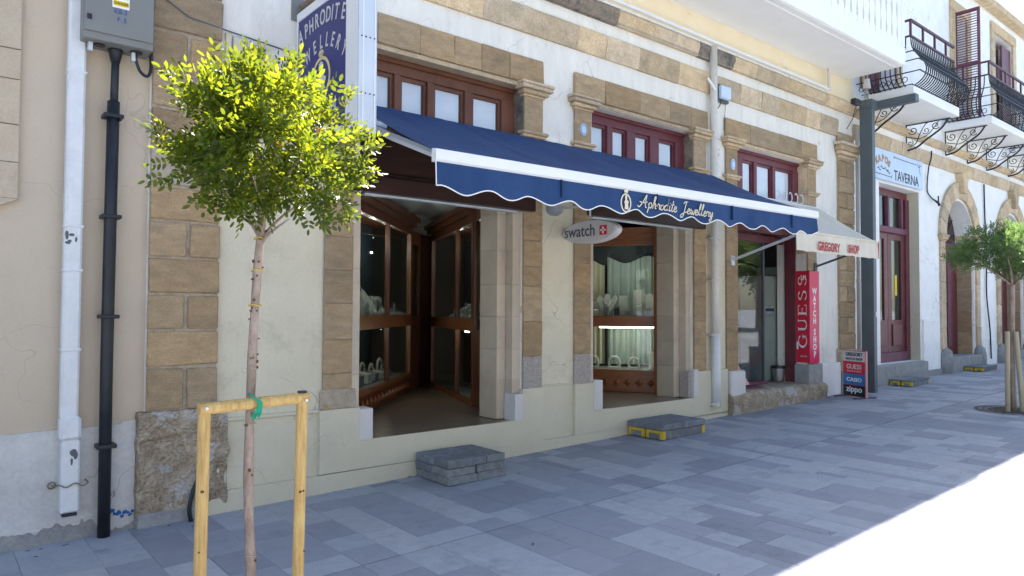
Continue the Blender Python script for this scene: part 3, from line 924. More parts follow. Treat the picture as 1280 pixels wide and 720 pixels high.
transom(8.83, 10.79, 3.10, 3.955, .13, 'maroon', [(8.83, 9.2), (9.50, 9.58), (10.02, 10.10), (10.62, 10.79)],
        [(9.2, 9.50), (9.58, 10.02), (10.10, 10.62)])

# ---- jewellery vestibule (opening 1) and the shop floor
def quadwall(name, mt, parent, p0, p1, z0, z1, th=.04, kind=None):
    a, b = Vector((*p0, 0)), Vector((*p1, 0))
    n_ = Vector((-(b - a).y, (b - a).x, 0)).normalized() * th
    mm = MB()
    vs = []
    for zz_ in (z0, z1):
        for c in (a, b, b + n_, a + n_): vs.append((c.x, c.y, zz_))
    mm.add(vs, [(0, 3, 2, 1), (4, 5, 6, 7), (0, 1, 5, 4), (1, 2, 6, 5), (2, 3, 7, 6), (3, 0, 4, 7)])
    return mm.build(name, mt, parent)
# floor tiles
fl = bx('shop_floor', 'mortar', MBD, 2.6, 10.8, .06, 5.4, .30, .438)
for i in range(14):
    for k in range(9):
        x0, y0 = 2.98 + i * .4, -.0 + k * .4
        if x0 > 8.2: continue
        if k == 0: yA = -.045
        else: yA = y0
        if k == 0 and not (3.09 < x0 + .2 < 4.7 or 6.04 < x0 + .2 < 7.7): continue
        xa, xb = x0, x0 + .4
        if k == 0: xa, xb = max(xa, 3.087 if x0 < 5 else 6.04), min(xb, 4.62 if x0 < 5 else 7.6)
        if xb - xa < .05: continue
        bx('floor_tile', 'floor_marble', fl, xa + .001, xb - .001, yA + .001, y0 + .399, .42, .450)
bx('shop_ceiling', 'interior_ceiling', MBD, 2.7, 8.3, .17, 5.4, 2.96, 3.0)
bx('shop_wall', 'interior', MBD, 2.6, 10.8, 4.6, 4.7, .4, 2.96)
bx('shop_wall', 'interior', MBD, 2.62, 2.70, .5, 4.6, .4, 2.96)

def showcase(A, B, flip=1, parent=None, lower=True, posts=(.33,), back=.55, z0=.455, name='showcase', mt='wood', split=1.40, base=.72, head=2.63, ledge='wood_light', glassz=True, backmt='interior_blue', spots=True):
    """glazed cabinet along the line A-B; body lies to the side of flip"""
    A, B = Vector((*A, 0)), Vector((*B, 0))
    t = (B - A); L_ = t.length; t.normalize()
    n_ = Vector((-t.y, t.x, 0)) * flip
    def P(u, v, z_): return tuple(A + t * u + n_ * v + Vector((0, 0, z_)))
    def part(nm, mm_, u0, u1, v0, v1, z_0, z_1, par):
        mm = MB()
        vs = [P(u, v, z_) for z_ in (z_0, z_1) for (u, v) in ((u0, v0), (u1, v0), (u1, v1), (u0, v1))]
        mm.add(vs, [(0, 3, 2, 1), (4, 5, 6, 7), (0, 1, 5, 4), (1, 2, 6, 5), (2, 3, 7, 6), (3, 0, 4, 7)])
        return mm.build(nm, mm_, par)
    c = part(name, mt, 0, L_, .01, back, z0, base - .04, parent)
    part('base_rail', ledge, 0, L_, -.02, .05, base - .05, base, c)
    k = 0
    u = .05
    while u < L_ - .1:                       # carved diamonds on the base panel
        mm = MB()
        zc = (z0 + base - .05) / 2; h = .055; w_ = .055
        vs = [P(u + w_, -.004, zc - h), P(u + 2 * w_, -.004, zc), P(u + w_, -.004, zc + h), P(u, -.004, zc), P(u + w_, -.035, zc), P(u + w_, .012, zc)]
        mm.add(vs, [(0, 1, 4), (1, 2, 4), (2, 3, 4), (3, 0, 4), (1, 0, 5), (2, 1, 5), (3, 2, 5), (0, 3, 5)])
        mm.build('carving', ledge, c)
        u += .155
    part('middle_rail', ledge, 0, L_, -.015, .06, split - .03, split + .12, c)
    part('head_rail', mt, 0, L_, -.015, .06, head, head + .10, c)
    part('crown_moulding', mt, -.03, L_ + .05, -.07, .06, head + .10, head + .17, c)
    part('crown_moulding', mt, -.05, L_ + .08, -.11, .06, head + .17, head + .235, c)
    part('top', mt, 0, L_, .06, back, head + .1, head + .14, c)
    part('shelf', mt, 0, L_, .06, back, split + .06, split + .09, c)
    part('shelf', 'display_grey', 0, L_, .05, back, base - .04, base, c)
    part('back_panel', backmt, 0, L_, back, back + .02, z0, head + .1, c)
    for pu in (0, *posts, 1):
        w_ = .055 if pu in (0, 1) else .035
        u_ = min(max(pu * L_ - w_ / 2, 0), L_ - w_)
        part('post', ledge if pu == 1 else mt, u_, u_ + w_, -.012, .045, base, head, c)
    for (a, b) in ((base, split - .03), (split + .12, head)):
        part('pane', 'glass_dark', .03, L_ - .03, .012, .018, a, b, c)
    part('side_panel', 'glass_dark', 0, .01, .05, back, base, head, c)
    return c, P, L_
LC, LP, LL = showcase((3.12, .66), (5.17, 2.73), 1, MBD, posts=(.60,), head=2.62)
# end of left case, then the doorway behind
def bxp(name, mt, parent, A, B, z0, z1, th): return quadwall(name, mt, parent, A, B, z0, z1, th)
bxp('door_frame', 'wood', MBD, (5.20, 2.80), (5.62, 3.2), .45, 2.70, .05)
bxp('door_leaf', 'wood_dark', MBD, (5.62, 3.2), (6.0, 3.45), .45, 2.70, .05)
bxp('pane', 'glass_dark', MBD, (5.28, 2.86), (5.48, 3.05), 1.5, 2.5, -.02)
RC, RP, RL = showcase((5.0, 1.05), (5.95, 3.4), -1, MBD, posts=(.35,), back=.5, head=2.62, split=1.36, base=.50)
bxp('door_panel', 'wood', MBD, (4.80, .60), (5.0, 1.05), .47, 1.36, -.05)
bxp('door_panel', 'wood_light', MBD, (4.83, .62), (4.97, .93), .60, 1.25, .006)
bxp('door_panel', 'wood', MBD, (4.78, .55), (4.84, .64), 1.36, 2.78, -.06)
bxp('door_panel', 'wood', MBD, (4.95, .97), (5.0, 1.05), 1.36, 2.78, -.06)
bxp('door_panel', 'wood', MBD, (4.80, .60), (5.0, 1.05), 2.62, 2.80, -.05)
bxp('pane', 'glass_dark', MBD, (4.83, .63), (4.96, .95), 1.36, 2.62, -.01)
bxp('door_panel', 'wood_dark', MBD, (4.64, .42), (4.80, .60), .45, 2.95, -.04)
# window 2: angled glazed case
WC, WP, WL_ = showcase((7.88, .42), (6.85, 2.0), -1, MBD, posts=(), back=.62, head=2.50, split=1.39, base=.76, mt='wood_light', ledge='wood_light', backmt='interior_blue')
bxp('door_panel', 'wood_light', MBD, (7.60, .42), (7.90, .42), .45, 2.96, .05)
# right return wall behind the stepped reveal
bx('shop_wall', 'interior', MBD, 4.9, 5.0, .42, .6, .45, 2.96)

# jewellery and display pieces
def bust(parent_fn, u, v, z, s, label, grp):
    o = thing('necklace_bust', label, 'display bust', parent_fn(u, v, z), grp)
    c = WL[o.name]
    m_ = MB()
    prof = [(0, .5), (.05, .62), (.12, .8), (.32, 1.0), (.44, .85), (.40, .5), (.2, .12), (.14, 0)]
    # heart shaped neck form facing the street
    tt = Vector(parent_fn(1, 0, 0)) - Vector(parent_fn(0, 0, 0)); nn = Vector(parent_fn(0, -1, 0)) - Vector(parent_fn(0, 0, 0))
    P_ = [(-.4, .95), (-.15, .75), (-.08, 1.0), (.08, 1.0), (.15, .75), (.4, .95), (.5, .75), (.3, .3), (.08, .12), (.08, 0), (-.08, 0), (-.08, .12), (-.3, .3), (-.5, .75)]
    def fn(a, b, d): return tuple(c + tt * a * s + nn * (d * s + b * -.15 * s) + Vector((0, 0, b * s)))
    m_.prism(P_, fn, -.1, .1)
    m_.build('form', 'display_white', o)
    m2 = MB(); m2.tube([fn(-.2 + .4 * i / 8, .72 - .35 * math.sin(math.pi * i / 8), .13) for i in range(9)], .006, 5)
    m2.build('necklace', 'jewel', o)
    return o
def ring_arch(fn_, u, v, z, s, label, grp):
    o = thing('ring_arch', label, 'display stand', fn_(u, v, z), grp)
    c = WL[o.name]
    tt = Vector(fn_(1, 0, 0)) - Vector(fn_(0, 0, 0)); nn = Vector(fn_(0, -1, 0)) - Vector(fn_(0, 0, 0))
    def f(a, b, d): return tuple(c + tt * a + nn * d + Vector((0, 0, b)))
    pts = [(-s, 0), (-s, s)] + [(-s * math.cos(R(t)), s + s * math.sin(R(t))) for t in range(20, 180, 20)] + [(s, s), (s, 0)]
    m_ = MB(); m_.tube([f(a, b, 0) for a, b in pts], .016, 6); m_.build('arch', 'display_white', o, smooth=True)
    pts = [(a * .68, b * .8) for a, b in pts]
    m_ = MB(); m_.tube([f(a, b, .03) for a, b in pts], .007, 5); m_.build('inner_arch', 'jewel', o, smooth=True)
    m_ = MB(); vs = [f(a, b, d) for b in (-.0, .02) for a, d in ((-s * 1.1, -.04), (s * 1.1, -.04), (s * 1.1, .06), (-s * 1.1, .06))]
    m_.add(vs, [(0, 3, 2, 1), (4, 5, 6, 7), (0, 1, 5, 4), (1, 2, 6, 5), (2, 3, 7, 6), (3, 0, 4, 7)]); m_.build('foot', 'display_white', o)
def tray(fn_, u, v, z, w_, d_, h_, tilt, name, label, cat, mt, grp=None, sticks=0, rs=1):
    o = thing(name, label, cat, fn_(u, v, z), grp)
    c = WL[o.name]
    tt = Vector(fn_(1, 0, 0)) - Vector(fn_(0, 0, 0)); nn = Vector(fn_(0, -1, 0)) - Vector(fn_(0, 0, 0))
    def f(a, d, b): return tuple(c + tt * a + nn * d + Vector((0, 0, b)))
    m_ = MB()
    vs = [f(-w_ / 2, d_ / 2, 0), f(w_ / 2, d_ / 2, 0), f(w_ / 2, -d_ / 2, 0), f(-w_ / 2, -d_ / 2, 0),
          f(-w_ / 2, d_ / 2, h_), f(w_ / 2, d_ / 2, h_), f(w_ / 2, -d_ / 2, h_ + tilt), f(-w_ / 2, -d_ / 2, h_ + tilt)]
    m_.add(vs, [(0, 3, 2, 1), (4, 5, 6, 7), (0, 1, 5, 4), (1, 2, 6, 5), (2, 3, 7, 6), (3, 0, 4, 7)])
    m_.build('tray', mt, o)
    r_ = random.Random(rs)
    if sticks:
        m_ = MB()
        for i in range(sticks):
            a = (r_.random() - .5) * w_ * .85; q_ = r_.random(); d = d_ / 2 - q_ * d_; b = h_ + tilt * q_ + .004
            l_ = r_.uniform(.02, .05); an = r_.uniform(-.5, .5) + math.pi / 2
            m_.tube([f(a, d, b + .004), f(a + l_ * math.cos(an), d - l_ * .6, b + .012 + l_ * .7 * tilt / max(d_, .01))], .005, 4)
        m_.build('jewellery', 'jewel', o)
    return o
# left case upper deck: fan of pale tilted trays with necklaces
for i in range(6):
    u = 1.36 + i * .14
    tray(LP, u, .26, 1.50, .15, .34, .05, .60 - i * .09, 'necklace_board', 'white tilted necklace board, %s from the street end of the left showcase' % ['first', 'second', 'third', 'fourth', 'fifth', 'sixth'][i], 'display board', 'display_white', 'necklace boards in the left showcase', sticks=16, rs=i)
for i in range(4):
    tray(LP, 2.05 + i * .2, .16, 1.50, .2, .3, .03, .08, 'ring_tray', 'low grey ring tray, %s from the middle of the left showcase' % ['first', 'second', 'third', 'fourth'][i], 'tray', 'display_grey', 'ring trays in the left showcase', sticks=12, rs=20 + i)
for i in range(4):
    ring_arch(LP, 1.3 + i * .38, .30, .73, .085 + .02 * (i % 2), '%s arched display stand low down in the left showcase' % ['first', 'second', 'third', 'fourth'][i], 'arched stands in the left showcase')
for i in range(5):
    tray(LP, 1.1 + i * .30, .18, .73, .15, .12, .11 - .012 * i, .03, 'watch_box', '%s pale watch box in the bottom of the left showcase' % ['first', 'second', 'third', 'fourth', 'fifth'][i], 'box', 'display_white' if i % 2 else 'display_grey', 'watch boxes in the left showcase')
for i in range(3):
    bust(LP, 2.05 + i * .26, .34, 1.52, .24, '%s small neck bust at the inner end of the left showcase' % ['first', 'second', 'third'][i], 'neck busts in the left showcase')
for i in range(4):
    tray(RP, .2 + i * .5, .25, 1.46, .25, .3, .03, .18, 'necklace_board', 'white tilted board, %s from the door of the right showcase' % ['first', 'second', 'third', 'fourth'][i], 'display board', 'display_white', 'boards in the right showcase', sticks=12, rs=40 + i)
rq = random.Random(8)
for i in range(10):
    u = 1.25 + i * .14
    tray(LP, u, .12 + .10 * (i % 3), 1.50, .07, .03, .10 + .13 * rq.random(), 0, 'pendant_card', 'small upright pale pendant card, %s from the street in the left showcase' % ['first', 'second', 'third', 'fourth', 'fifth', 'sixth', 'seventh', 'eighth', 'ninth', 'tenth'][i], 'display card', 'display_white' if i % 3 else 'display_grey', 'pendant cards in the left showcase', sticks=3, rs=90 + i)
for i in range(6):
    tray(RP, .25 + i * .28, .10 + .08 * (i % 2), 1.46, .07, .03, .12 + .12 * rq.random(), 0, 'pendant_card', 'small upright pale pendant card, %s from the door in the right showcase' % ['first', 'second', 'third', 'fourth', 'fifth', 'sixth'][i], 'display card', 'display_white' if i % 3 else 'display_grey', 'pendant cards in the right showcase', sticks=3, rs=110 + i)
# window 2 contents
def lamp(loc, kind, en, colr, size=.1, name='lamp_light'):
    l = bpy.data.lights.new(name, kind); l.energy = en; l.color = colr
    if kind == 'AREA': l.size = size
    else: l.shadow_soft_size = .01
    o_ = bpy.data.objects.new(name, l); col.objects.link(o_); o_.location = loc; return o_
ORD = ['first', 'second', 'third', 'fourth', 'fifth', 'sixth', 'seventh', 'eighth', 'ninth']
ring_arch(WP, .52, .25, .765, .075, 'arched ring stand in the lower window, nearest the street', 'arched stands in the second window')
ring_arch(WP, .80, .25, .765, .08, 'arched ring stand in the middle of the lower window', 'arched stands in the second window')
ring_arch(WP, 1.12, .28, .765, .08, 'arched ring stand in the lower window, deepest one', 'arched stands in the second window')
tray(WP, .26, .25, .765, .10, .06, .24, .0, 'watch_stand', 'tall narrow clear watch stand at the right of the lower window', 'display stand', 'display_white', sticks=6)
bust(WP, .90, .2, 1.52, .30, 'pale heart shaped neck bust in the upper window', None)
for i, (u, h_) in enumerate(((.30, .30), (.48, .36), (.68, .28), (1.1, .2))):
    tray(WP, u, .32, 1.52, .12, .04, h_, 0, 'display_card', 'upright pale display card, %s from the right in the upper window' % ORD[i], 'display card', 'display_white', 'display cards in the second window')
for i in range(9):
    tray(WP, .15 + i * .15, .14, 1.515, .07, .05, .07 + .05 * ((i * 7) % 3) / 2, .02, 'perfume_bottle', 'small glittering item on the upper window ledge, %s from the right' % ORD[i], 'ornament', 'velvet' if i in (4,) else 'display_grey' if i % 2 else 'display_white', 'small items on the upper window ledge', sticks=3, rs=60 + i)
# curtains of window 2
def curtain(fn_, u0, u1, v, z0, z1, label, mt, name='curtain'):
    o_c = fn_((u0 + u1) / 2, v, z0)
    o = thing(name, label, 'curtain', o_c)
    m_ = MB()
    N_ = 90
    vs = []
    for k_ in (0, 1):
        for i in range(N_ + 1):
            u = u0 + (u1 - u0) * i / N_
            zt = z1 - (.05 * math.cos((u - u0) / (u1 - u0) * 9)) if k_ else z0
            vv = v + .022 * math.sin(u * 75 + .8 * math.sin(u * 13)) + .01 * math.sin(u * 160)
            vs.append(fn_(u, vv, zt))
    m_.add(vs, [(i, i + 1, N_ + 2 + i, N_ + 1 + i) for i in range(N_)])
    m_.build('cloth', mt, o, smooth=True)
curtain(WP, .04, .95, .50, 1.48, 2.33, 'pale green gathered curtain behind the upper jewellery window', 'curtain')
curtain(WP, .05, .95, .52, .80, 1.36, 'pale green gathered curtain behind the lower jewellery window', 'curtain')
curtain(WP, .98, 1.7, .50, .80, 2.30, 'cream curtain deeper inside the jewellery window', 'curtain_cream')
# fluorescent tubes
def tubelight(fn_, u0, u1, v, z, label):
    o = thing('tube_lamp', label, 'lamp', fn_(u0, v, z))
    m_ = MB(); m_.tube([fn_(u0, v, z), fn_(u1, v, z)], .011, 8); m_.build('tube', 'tube_light', o)
    m_ = MB(); m_.tube([fn_(u0, v + .01, z + .02), fn_(u1, v + .01, z + .02)], .014, 4); m_.build('holder', 'white_metal', o)
for u in (.55, 1.1, 1.7, 2.3): lamp(LP(u, .18, 2.45), 'POINT', 1.1, (.95, .92, .85))
lamp(LP(1.2, .2, 1.33), 'POINT', .6, (1, .9, .72)); lamp(LP(2.2, .2, 1.33), 'POINT', .5, (1, .9, .72))
lamp(RP(.6, .25, 2.4), 'POINT', .8, (.95, .92, .85)); lamp(RP(1.7, .25, 2.4), 'POINT', .8, (.95, .92, .85)); lamp(RP(.7, .2, 1.28), 'POINT', .5, (1, .9, .72))
lamp(WP(.5, .07, 2.2), 'POINT', .8, (1, .92, .78)); lamp(WP(1.1, .07, 2.2), 'POINT', .7, (1, .92, .78)); lamp(WP(.6, .10, 1.33), 'POINT', .9, (1, .92, .78))
tubelight(WP, .22, .98, .05, 1.352, 'lit fluorescent tube under the middle rail of the jewellery window')
tubelight(LP, .5, .75, .06, 1.355, 'short lit tube under the rail of the left showcase')
tubelight(RP, .45, .62, .06, 1.315, 'short lit tube inside the right showcase')
for i in range(7):
    o = thing('spot_lamp', 'tiny lit spotlight at the top of the left showcase, %s from the street' % ORD[i], 'lamp', LP(.2 + i * .2, .3, 2.60), 'spotlights in the left showcase')
    c = WL[o.name]
    m_ = MB(); m_.tube([c, c + Vector((0, 0, -.008))], .010, 8); m_.build('bulb', 'spot_light', o)
    m_ = MB(); m_.tube([c + Vector((0, 0, .03)), c + Vector((0, 0, .002))], .02, 8); m_.build('housing', 'white_metal', o)

# ---- watch shop front (opening 3)
sf = bx('shop_front', 'maroon', MBD, 8.83, 10.79, .17, .30, 2.78, 3.10)
bx('post', 'maroon', sf, 10.765, 10.789, .17, .36, .455, 2.78, c=.004)
bx('post', 'maroon', sf, 8.83, 8.95, .36, .44, .455, 2.78, c=.01)
bx('head_rail', 'maroon', sf, 8.95, 10.765, .36, .44, 2.66, 2.78, c=.01)
bx('base_rail', 'maroon_dusty', sf, 8.95, 10.16, .30, .44, .455, .50, c=.01)
bx('pane', 'glass', sf, 8.95, 10.16, .385, .395, .50, 2.66)
bx('mullion', 'steel_grey', sf, 10.16, 10.19, .37, .41, .455, 2.66)
bx('shop_floor', 'interior', MBD, 8.54, 11.9, .44, 4.6, .38, .452)
bx('shop_ceiling', 'interior_ceiling', MBD, 8.54, 11.9, .44, 4.6, 3.0, 3.03)
bx('shop_wall', 'interior_blue', MBD, 8.45, 8.54, .5, 4.6, .4, 3.0)
bx('shop_wall', 'interior', MBD, 11.9, 12.0, .5, 4.6, .4, 3.0)
bx('shop_wall', 'interior', MBD, 8.5, 12.0, 4.5, 4.6, .4, 3.0)
for (x0, x1, y0, y1, zt, lab) in ((10.42, 10.90, .55, .95, 2.16, 'tall pale green cupboard standing inside the watch shop doorway'), (10.905, 11.45, .53, .95, 2.32, 'taller green grey cupboard against the door post of the watch shop')):
    o = thing('cupboard', lab, 'cupboard', ((x0 + x1) / 2, y0, .452))
    bx('body', 'locker_green', o, x0, x1, y0, y1, .452, zt, c=.008)
    bx('door', 'locker_green', o, x0 + .02, x1 - .02, y0 - .014, y0 - .001, .50, 1.5, c=.004)
    bx('door', 'locker_green', o, x0 + .02, x1 - .02, y0 - .014, y0 - .001, 1.52, zt - .02, c=.004)
o = thing('wall_box', 'small dark box on the front of the pale cupboard', 'box', (10.5, .5, 1.6))
bx('case', 'display_grey', o, 10.38, 10.66, .48, .535, 1.55, 1.66, c=.006)
bx('slot', 'velvet', o, 10.40, 10.64, .472, .479, 1.58, 1.63)
o = thing('litter_bin', 'small steel waste bin with dark lid on the watch shop floor', 'bin', (10.70, .44, .452))
m = MB(); m.tube([(10.70, .44, .454), (10.70, .44, .66)], [.09, .11], 16); m.build('bin_body', 'steel_bin', o, smooth=False)
m = MB(); m.tube([(10.70, .44, .66), (10.70, .44, .70)], [.115, .11], 16); m.build('lid', 'black_plastic', o)
# showcase shelves in dark window
o = thing('display_shelf', 'dark glazed shelf unit with watches behind the watch shop window', 'shelf', (9.3, 1.3, .452))
bx('back_panel', 'interior_blue', o, 8.6, 9.95, 1.9, 1.93, .46, 2.8)
for i, zz_ in enumerate((.95, 1.35, 1.75, 2.15)):
    bx('shelf', 'display_grey', o, 8.6, 9.95, 1.2, 1.9, zz_, zz_ + .03)
    r_ = random.Random(i)
    for k in range(7):
        bx('watch_stand', 'display_white' if k % 2 else 'steel_bin', o, 8.7 + k * .17, 8.76 + k * .17 + .03 * r_.random(), 1.3, 1.36, zz_ + .03, zz_ + .09 + .08 * r_.random())
bx('post', 'display_grey', o, 9.9, 9.95, 1.2, 1.24, .46, 2.8)
o = thing('counter', 'low pale shop counter behind the watch shop glass', 'counter', (9.4, .75, .452))
bx('body', 'display_white', o, 8.95, 9.75, .80, 1.1, .455, 1.0, c=.01)
bx('top', 'marble_pale', o, 8.92, 9.78, .77, 1.13, 1.002, 1.03, c=.006)
# pink leaning notice
o = thing('notice_board', 'pink leaning notice with red lettering inside the watch shop window', 'sign', (9.2, .30, .5))
m = MB()
px0, px1 = 8.97, 9.42
m.add([(px0, .16, .50), (px1, .16, .50), (px1 - .08, .33, .83), (px0, .33, .83), (px0, .18, .50), (px1, .18, .50), (px1 - .08, .35, .83), (px0, .35, .83)],
      [(0, 1, 2, 3), (4, 7, 6, 5), (0, 4, 5, 1), (1, 5, 6, 2), (2, 6, 7, 3), (3, 7, 4, 0)])
m.build('board', 'pink_board', o)
ax = (Vector((1, 0, 0)), Vector((0, .17, .33)).normalized())
for s_, k, z_ in (('WATCH', .70, .245), ('SERVICE', .58, .15), ('STRAPS', .72, .05)):
    text(s_, .085, 'red_letter', (px0 + .03, .157 + .457 * z_ + .002, .50 + .888 * z_), ax, o, sx=k, bold=.001)
bx('ledge', 'maroon_dusty', o, 8.95, 9.62, .05, .30, .458, .475)

# ------------------------------------------------------------------ white balcony of the middle building
BZ = 5.58
bl = bx('balcony', 'white_paint', MBD, 4.6, 12.2, -.94, -.02, BZ, BZ + .10, c=.01)
bx('fascia', 'white_paint', bl, 4.6, 12.22, -.965, -.86, BZ + .005, BZ + .30, c=.012)
bx('fascia', 'white_paint', bl, 12.12, 12.22, -.86, -.02, BZ + .005, BZ + .30, c=.012)
bx('drip_edge', 'white_paint', bl, 4.6, 12.10, -.84, -.80, BZ - .016, BZ - .002, c=.004)
def splat(cx, cy, z0, z1, ax_):
    h = z1 - z0
    half = [(.095, 0), (.095, .10), (.075, .15), (.062, .24), (.084, .38), (.090, .48), (.064, .66), (.056, .75), (.075, .84), (.095, .89), (.095, 1)]
    P_ = [(a, z0 + b * h) for a, b in half] + [(-a, z0 + b * h) for a, b in half[::-1]]
    if ax_ == 'x': return P_, (lambda a, b, d: (a, d, b))
    return P_, (lambda a, b, d: (d, a, b))
P_, fn = splat(0, 0, 0, .80, 'x')
mb_ = MB(); mb_.prism(P_, fn, -.02, .02)
first = mb_.build('baluster', 'white_paint', bl, loc=(0, 0, 0))
sm_x = first.data
bpy.data.objects.remove(first)
P_, fn = splat(0, 0, 0, .80, 'y'); mb_ = MB(); mb_.prism(P_, fn, -.02, .02)
first = mb_.build('baluster', 'white_paint', bl, loc=(0, 0, 0)); sm_y = first.data; bpy.data.objects.remove(first)
x = 12.08
while x > 4.7:
    link('baluster', sm_x, bl, (x, -.915, BZ + .305)); x -= .2
y = -.76
while y < -.1:
    link('baluster', sm_y, bl, (12.17, y, BZ + .305)); y += .2
bx('post', 'white_paint', bl, 12.13, 12.22, -.96, -.87, BZ + .305, BZ + 1.2, c=.01)
bx('handrail', 'white_paint', bl, 4.6, 12.24, -.98, -.85, BZ + 1.106, BZ + 1.19, c=.015)
bx('handrail', 'white_paint', bl, 12.11, 12.24, -.85, -.02, BZ + 1.106, BZ + 1.19, c=.015)
# upper floor door behind the balcony
ud = bx('balcony_door', 'maroon_dusty', MBD, 7.2, 8.4, -.06, -.02, BZ + .1, 7.9)

# ------------------------------------------------------------------ taverna building
TB = thing('taverna_building', 'white two storey building with a maroon taverna door and stone arches at the right', 'building', (18, 0, 0))
TD = (13.45, 15.24, .62, 3.96)
AR = [(17.42, .87), (20.93, .87), (24.4, .87)]
SPR = 3.14
m = MB()
UP = [(12.95, 14.2, 5.55, 8.0), (17.25, 17.97, 5.7, 8.15), (19.85, 21.2, 5.75, 8.35)]
wallgrid(m, 12.42, 45, -.5, 8.9, 0, .55, [(TD[0], TD[1], TD[2], TD[3])] + [(c - r, c + r, .62, SPR + r) for c, r in AR] + UP)
for c, r in AR:                       # fill the corners above each arch
    for sgn in (-1, 1):
        P_ = [(c + sgn * r, SPR), (c + sgn * r, SPR + r), (c, SPR + r)] + [(c + sgn * r * math.sin(R(t)), SPR + r * math.cos(R(t))) for t in range(0, 90, 9)]
        # triangulate as fan slices
        arcp = [(c + sgn * r * math.sin(R(t)), SPR + r * math.cos(R(t))) for t in range(0, 91, 9)]
        corner = (c + sgn * r, SPR + r)
        for a, b in zip(arcp, arcp[1:]):
            m.add([(a[0], 0, a[1]), (b[0], 0, b[1]), (corner[0], 0, corner[1])], [(0, 1, 2)])
            m.add([(a[0], 0, a[1]), (b[0], 0, b[1]), (b[0], .55, b[1]), (a[0], .55, a[1])], [(0, 1, 2, 3)])
m.build('wall', 'plaster_cool', TB)
bx('roof', 'tile_red', TB, 12.42, 45, .3, 6, 8.96, 9.1)
bx('cornice', 'stone_pale', TB, 14.2, 45, -.22, 0, 8.78, 8.95, c=.02)
bx('cornice', 'stone_pale', TB, 12.42, 14.2, -.22, 0, 8.78, 8.95, c=.02)
bx('wall', 'plaster_cool', TB, 12.42, 45, 5.5, 6, -.5, 8.9)
bx('interior', 'interior', TB, 12.6, 30, 1.6, 1.7, .3, 4.5)
cornice('lower_cornice', 12.42, 26, 4.585, 4.84, -.05, 'stone_pale', TB)
cornice('upper_cornice', 12.42, 26, 4.98, 5.12, -.085, 'stone_pale', TB)
# plinth and sills
bx('sill', 'cement', TB, 12.45, 15.32, -.12, .3, .1, .615, c=.015)
bx('plinth', 'plaster_cool', TB, 15.32, 16.14, -.045, 0, .1, 1.42, c=.012)
bx('plinth', 'cement', TB, 15.32, 16.2, -.055, -.0, .05, .42, c=.012)
bx('plinth', 'plaster_cool', TB, 18.68, 19.6, -.045, 0, .1, .95, c=.012)
for c, r in AR:
    bx('door_step', 'cement', TB, c - r - .05, c + r + .1, -.14, .33, .1, .628, c=.015)
    for sg in (-1, 1):
        # worn guard stones
        mm = MB(); gx = c + sg * (r + .12)
        mm.tube([(gx, -.05, .15), (gx, -.05, .6), (gx, -.04, .75), (gx, -.02, .83)], [.15, .15, .13, .05], 10); mm.build('guard_stone', 'cement', TB, smooth=True)
        # stone jamb with small capital
        jz = [.8, 1.25, 1.75, 2.2, 2.65, 3.06]
        jx0, jx1 = sorted((c + sg * r, c + sg * (r + .33)))
        for a, b in zip(jz, jz[1:]): stone(TB, 'stone_pale', jx0 + .05, jx1 - .03, -.045, .04, a, b, c=.01)
        for zA, zB, o_ in ((3.06, 3.10, .0), (3.10, 3.15, .03), (3.15, 3.20, .05)):
            stone(TB, 'stone_pale', jx0 + .03 - o_, jx1 + o_, -.05 - o_, .03, zA, zB, name='capital', c=.008)
        # deep stone reveal
        zz_ = [.63, 1.1, 1.6, 2.1, 2.6, 3.15]
        xa, xb = (c + sg * r - .02, c + sg * r + .01)
        for a, b in zip(zz_, zz_[1:]):
            stone(TB, 'stone', min(xa, xb), max(xa, xb), .045, .54, a, b, c=.004, name='stone')
    # voussoirs
    nv = 11
    for i in range(nv):
        a0, a1 = i * 180 / nv + .25, (i + 1) * 180 / nv - .25
        r0, r1 = r - .012, r + .33
        P_ = [(c + r0 * math.cos(R(t)), SPR + .06 + r0 * math.sin(R(t))) for t in (a0, (a0 + a1) / 2, a1)] + [(c + r1 * math.cos(R(t)), SPR + .06 + r1 * math.sin(R(t))) for t in (a1, (a0 + a1) / 2, a0)]
        mm = MB(); mm.prism(P_, lambda a, b, d: (a, d, b), -.055, .54)
        mm.build('stone', 'stone_pale', TB, loc=(c, 0, SPR))
    ks = MB(); ks.prism([(c - .09, 4.16), (c + .09, 4.16), (c + .12, 4.42), (c + .2, 4.5), (c + .2, 4.575), (c - .2, 4.575), (c - .2, 4.5), (c - .12, 4.42)], lambda a, b, d: (a, d, b), -.15, .0)
    ks.build('keystone', 'stone_pale', TB)
    # door leaf, rail and fan light
    d = bx('arch_door', 'maroon', TB, c - r, c + r, .34, .40, .62, 2.92)
    bx('rail', 'maroon_dusty', d, c - r, c + r, .30, .345, 2.92, 3.12, c=.01)
    for sg in (-.43, 0.0, .43):
        bx('panel', 'maroon_dusty', d, c + sg * r - .12, c + sg * r + .12, .325, .339, .8, 2.7, c=.006)
    bx('fan_light', 'door_dark', d, c - r, c + r, .37, .38, 3.12, SPR + r)
    for k in range(-3, 4):
        mm = MB(); mm.tube([(c, .34, 3.14), (c + .8 * math.sin(k * .45), .34, 3.14 + .85 * math.cos(k * .45))], .012, 5); mm.build('iron_scroll', 'black_iron', d)
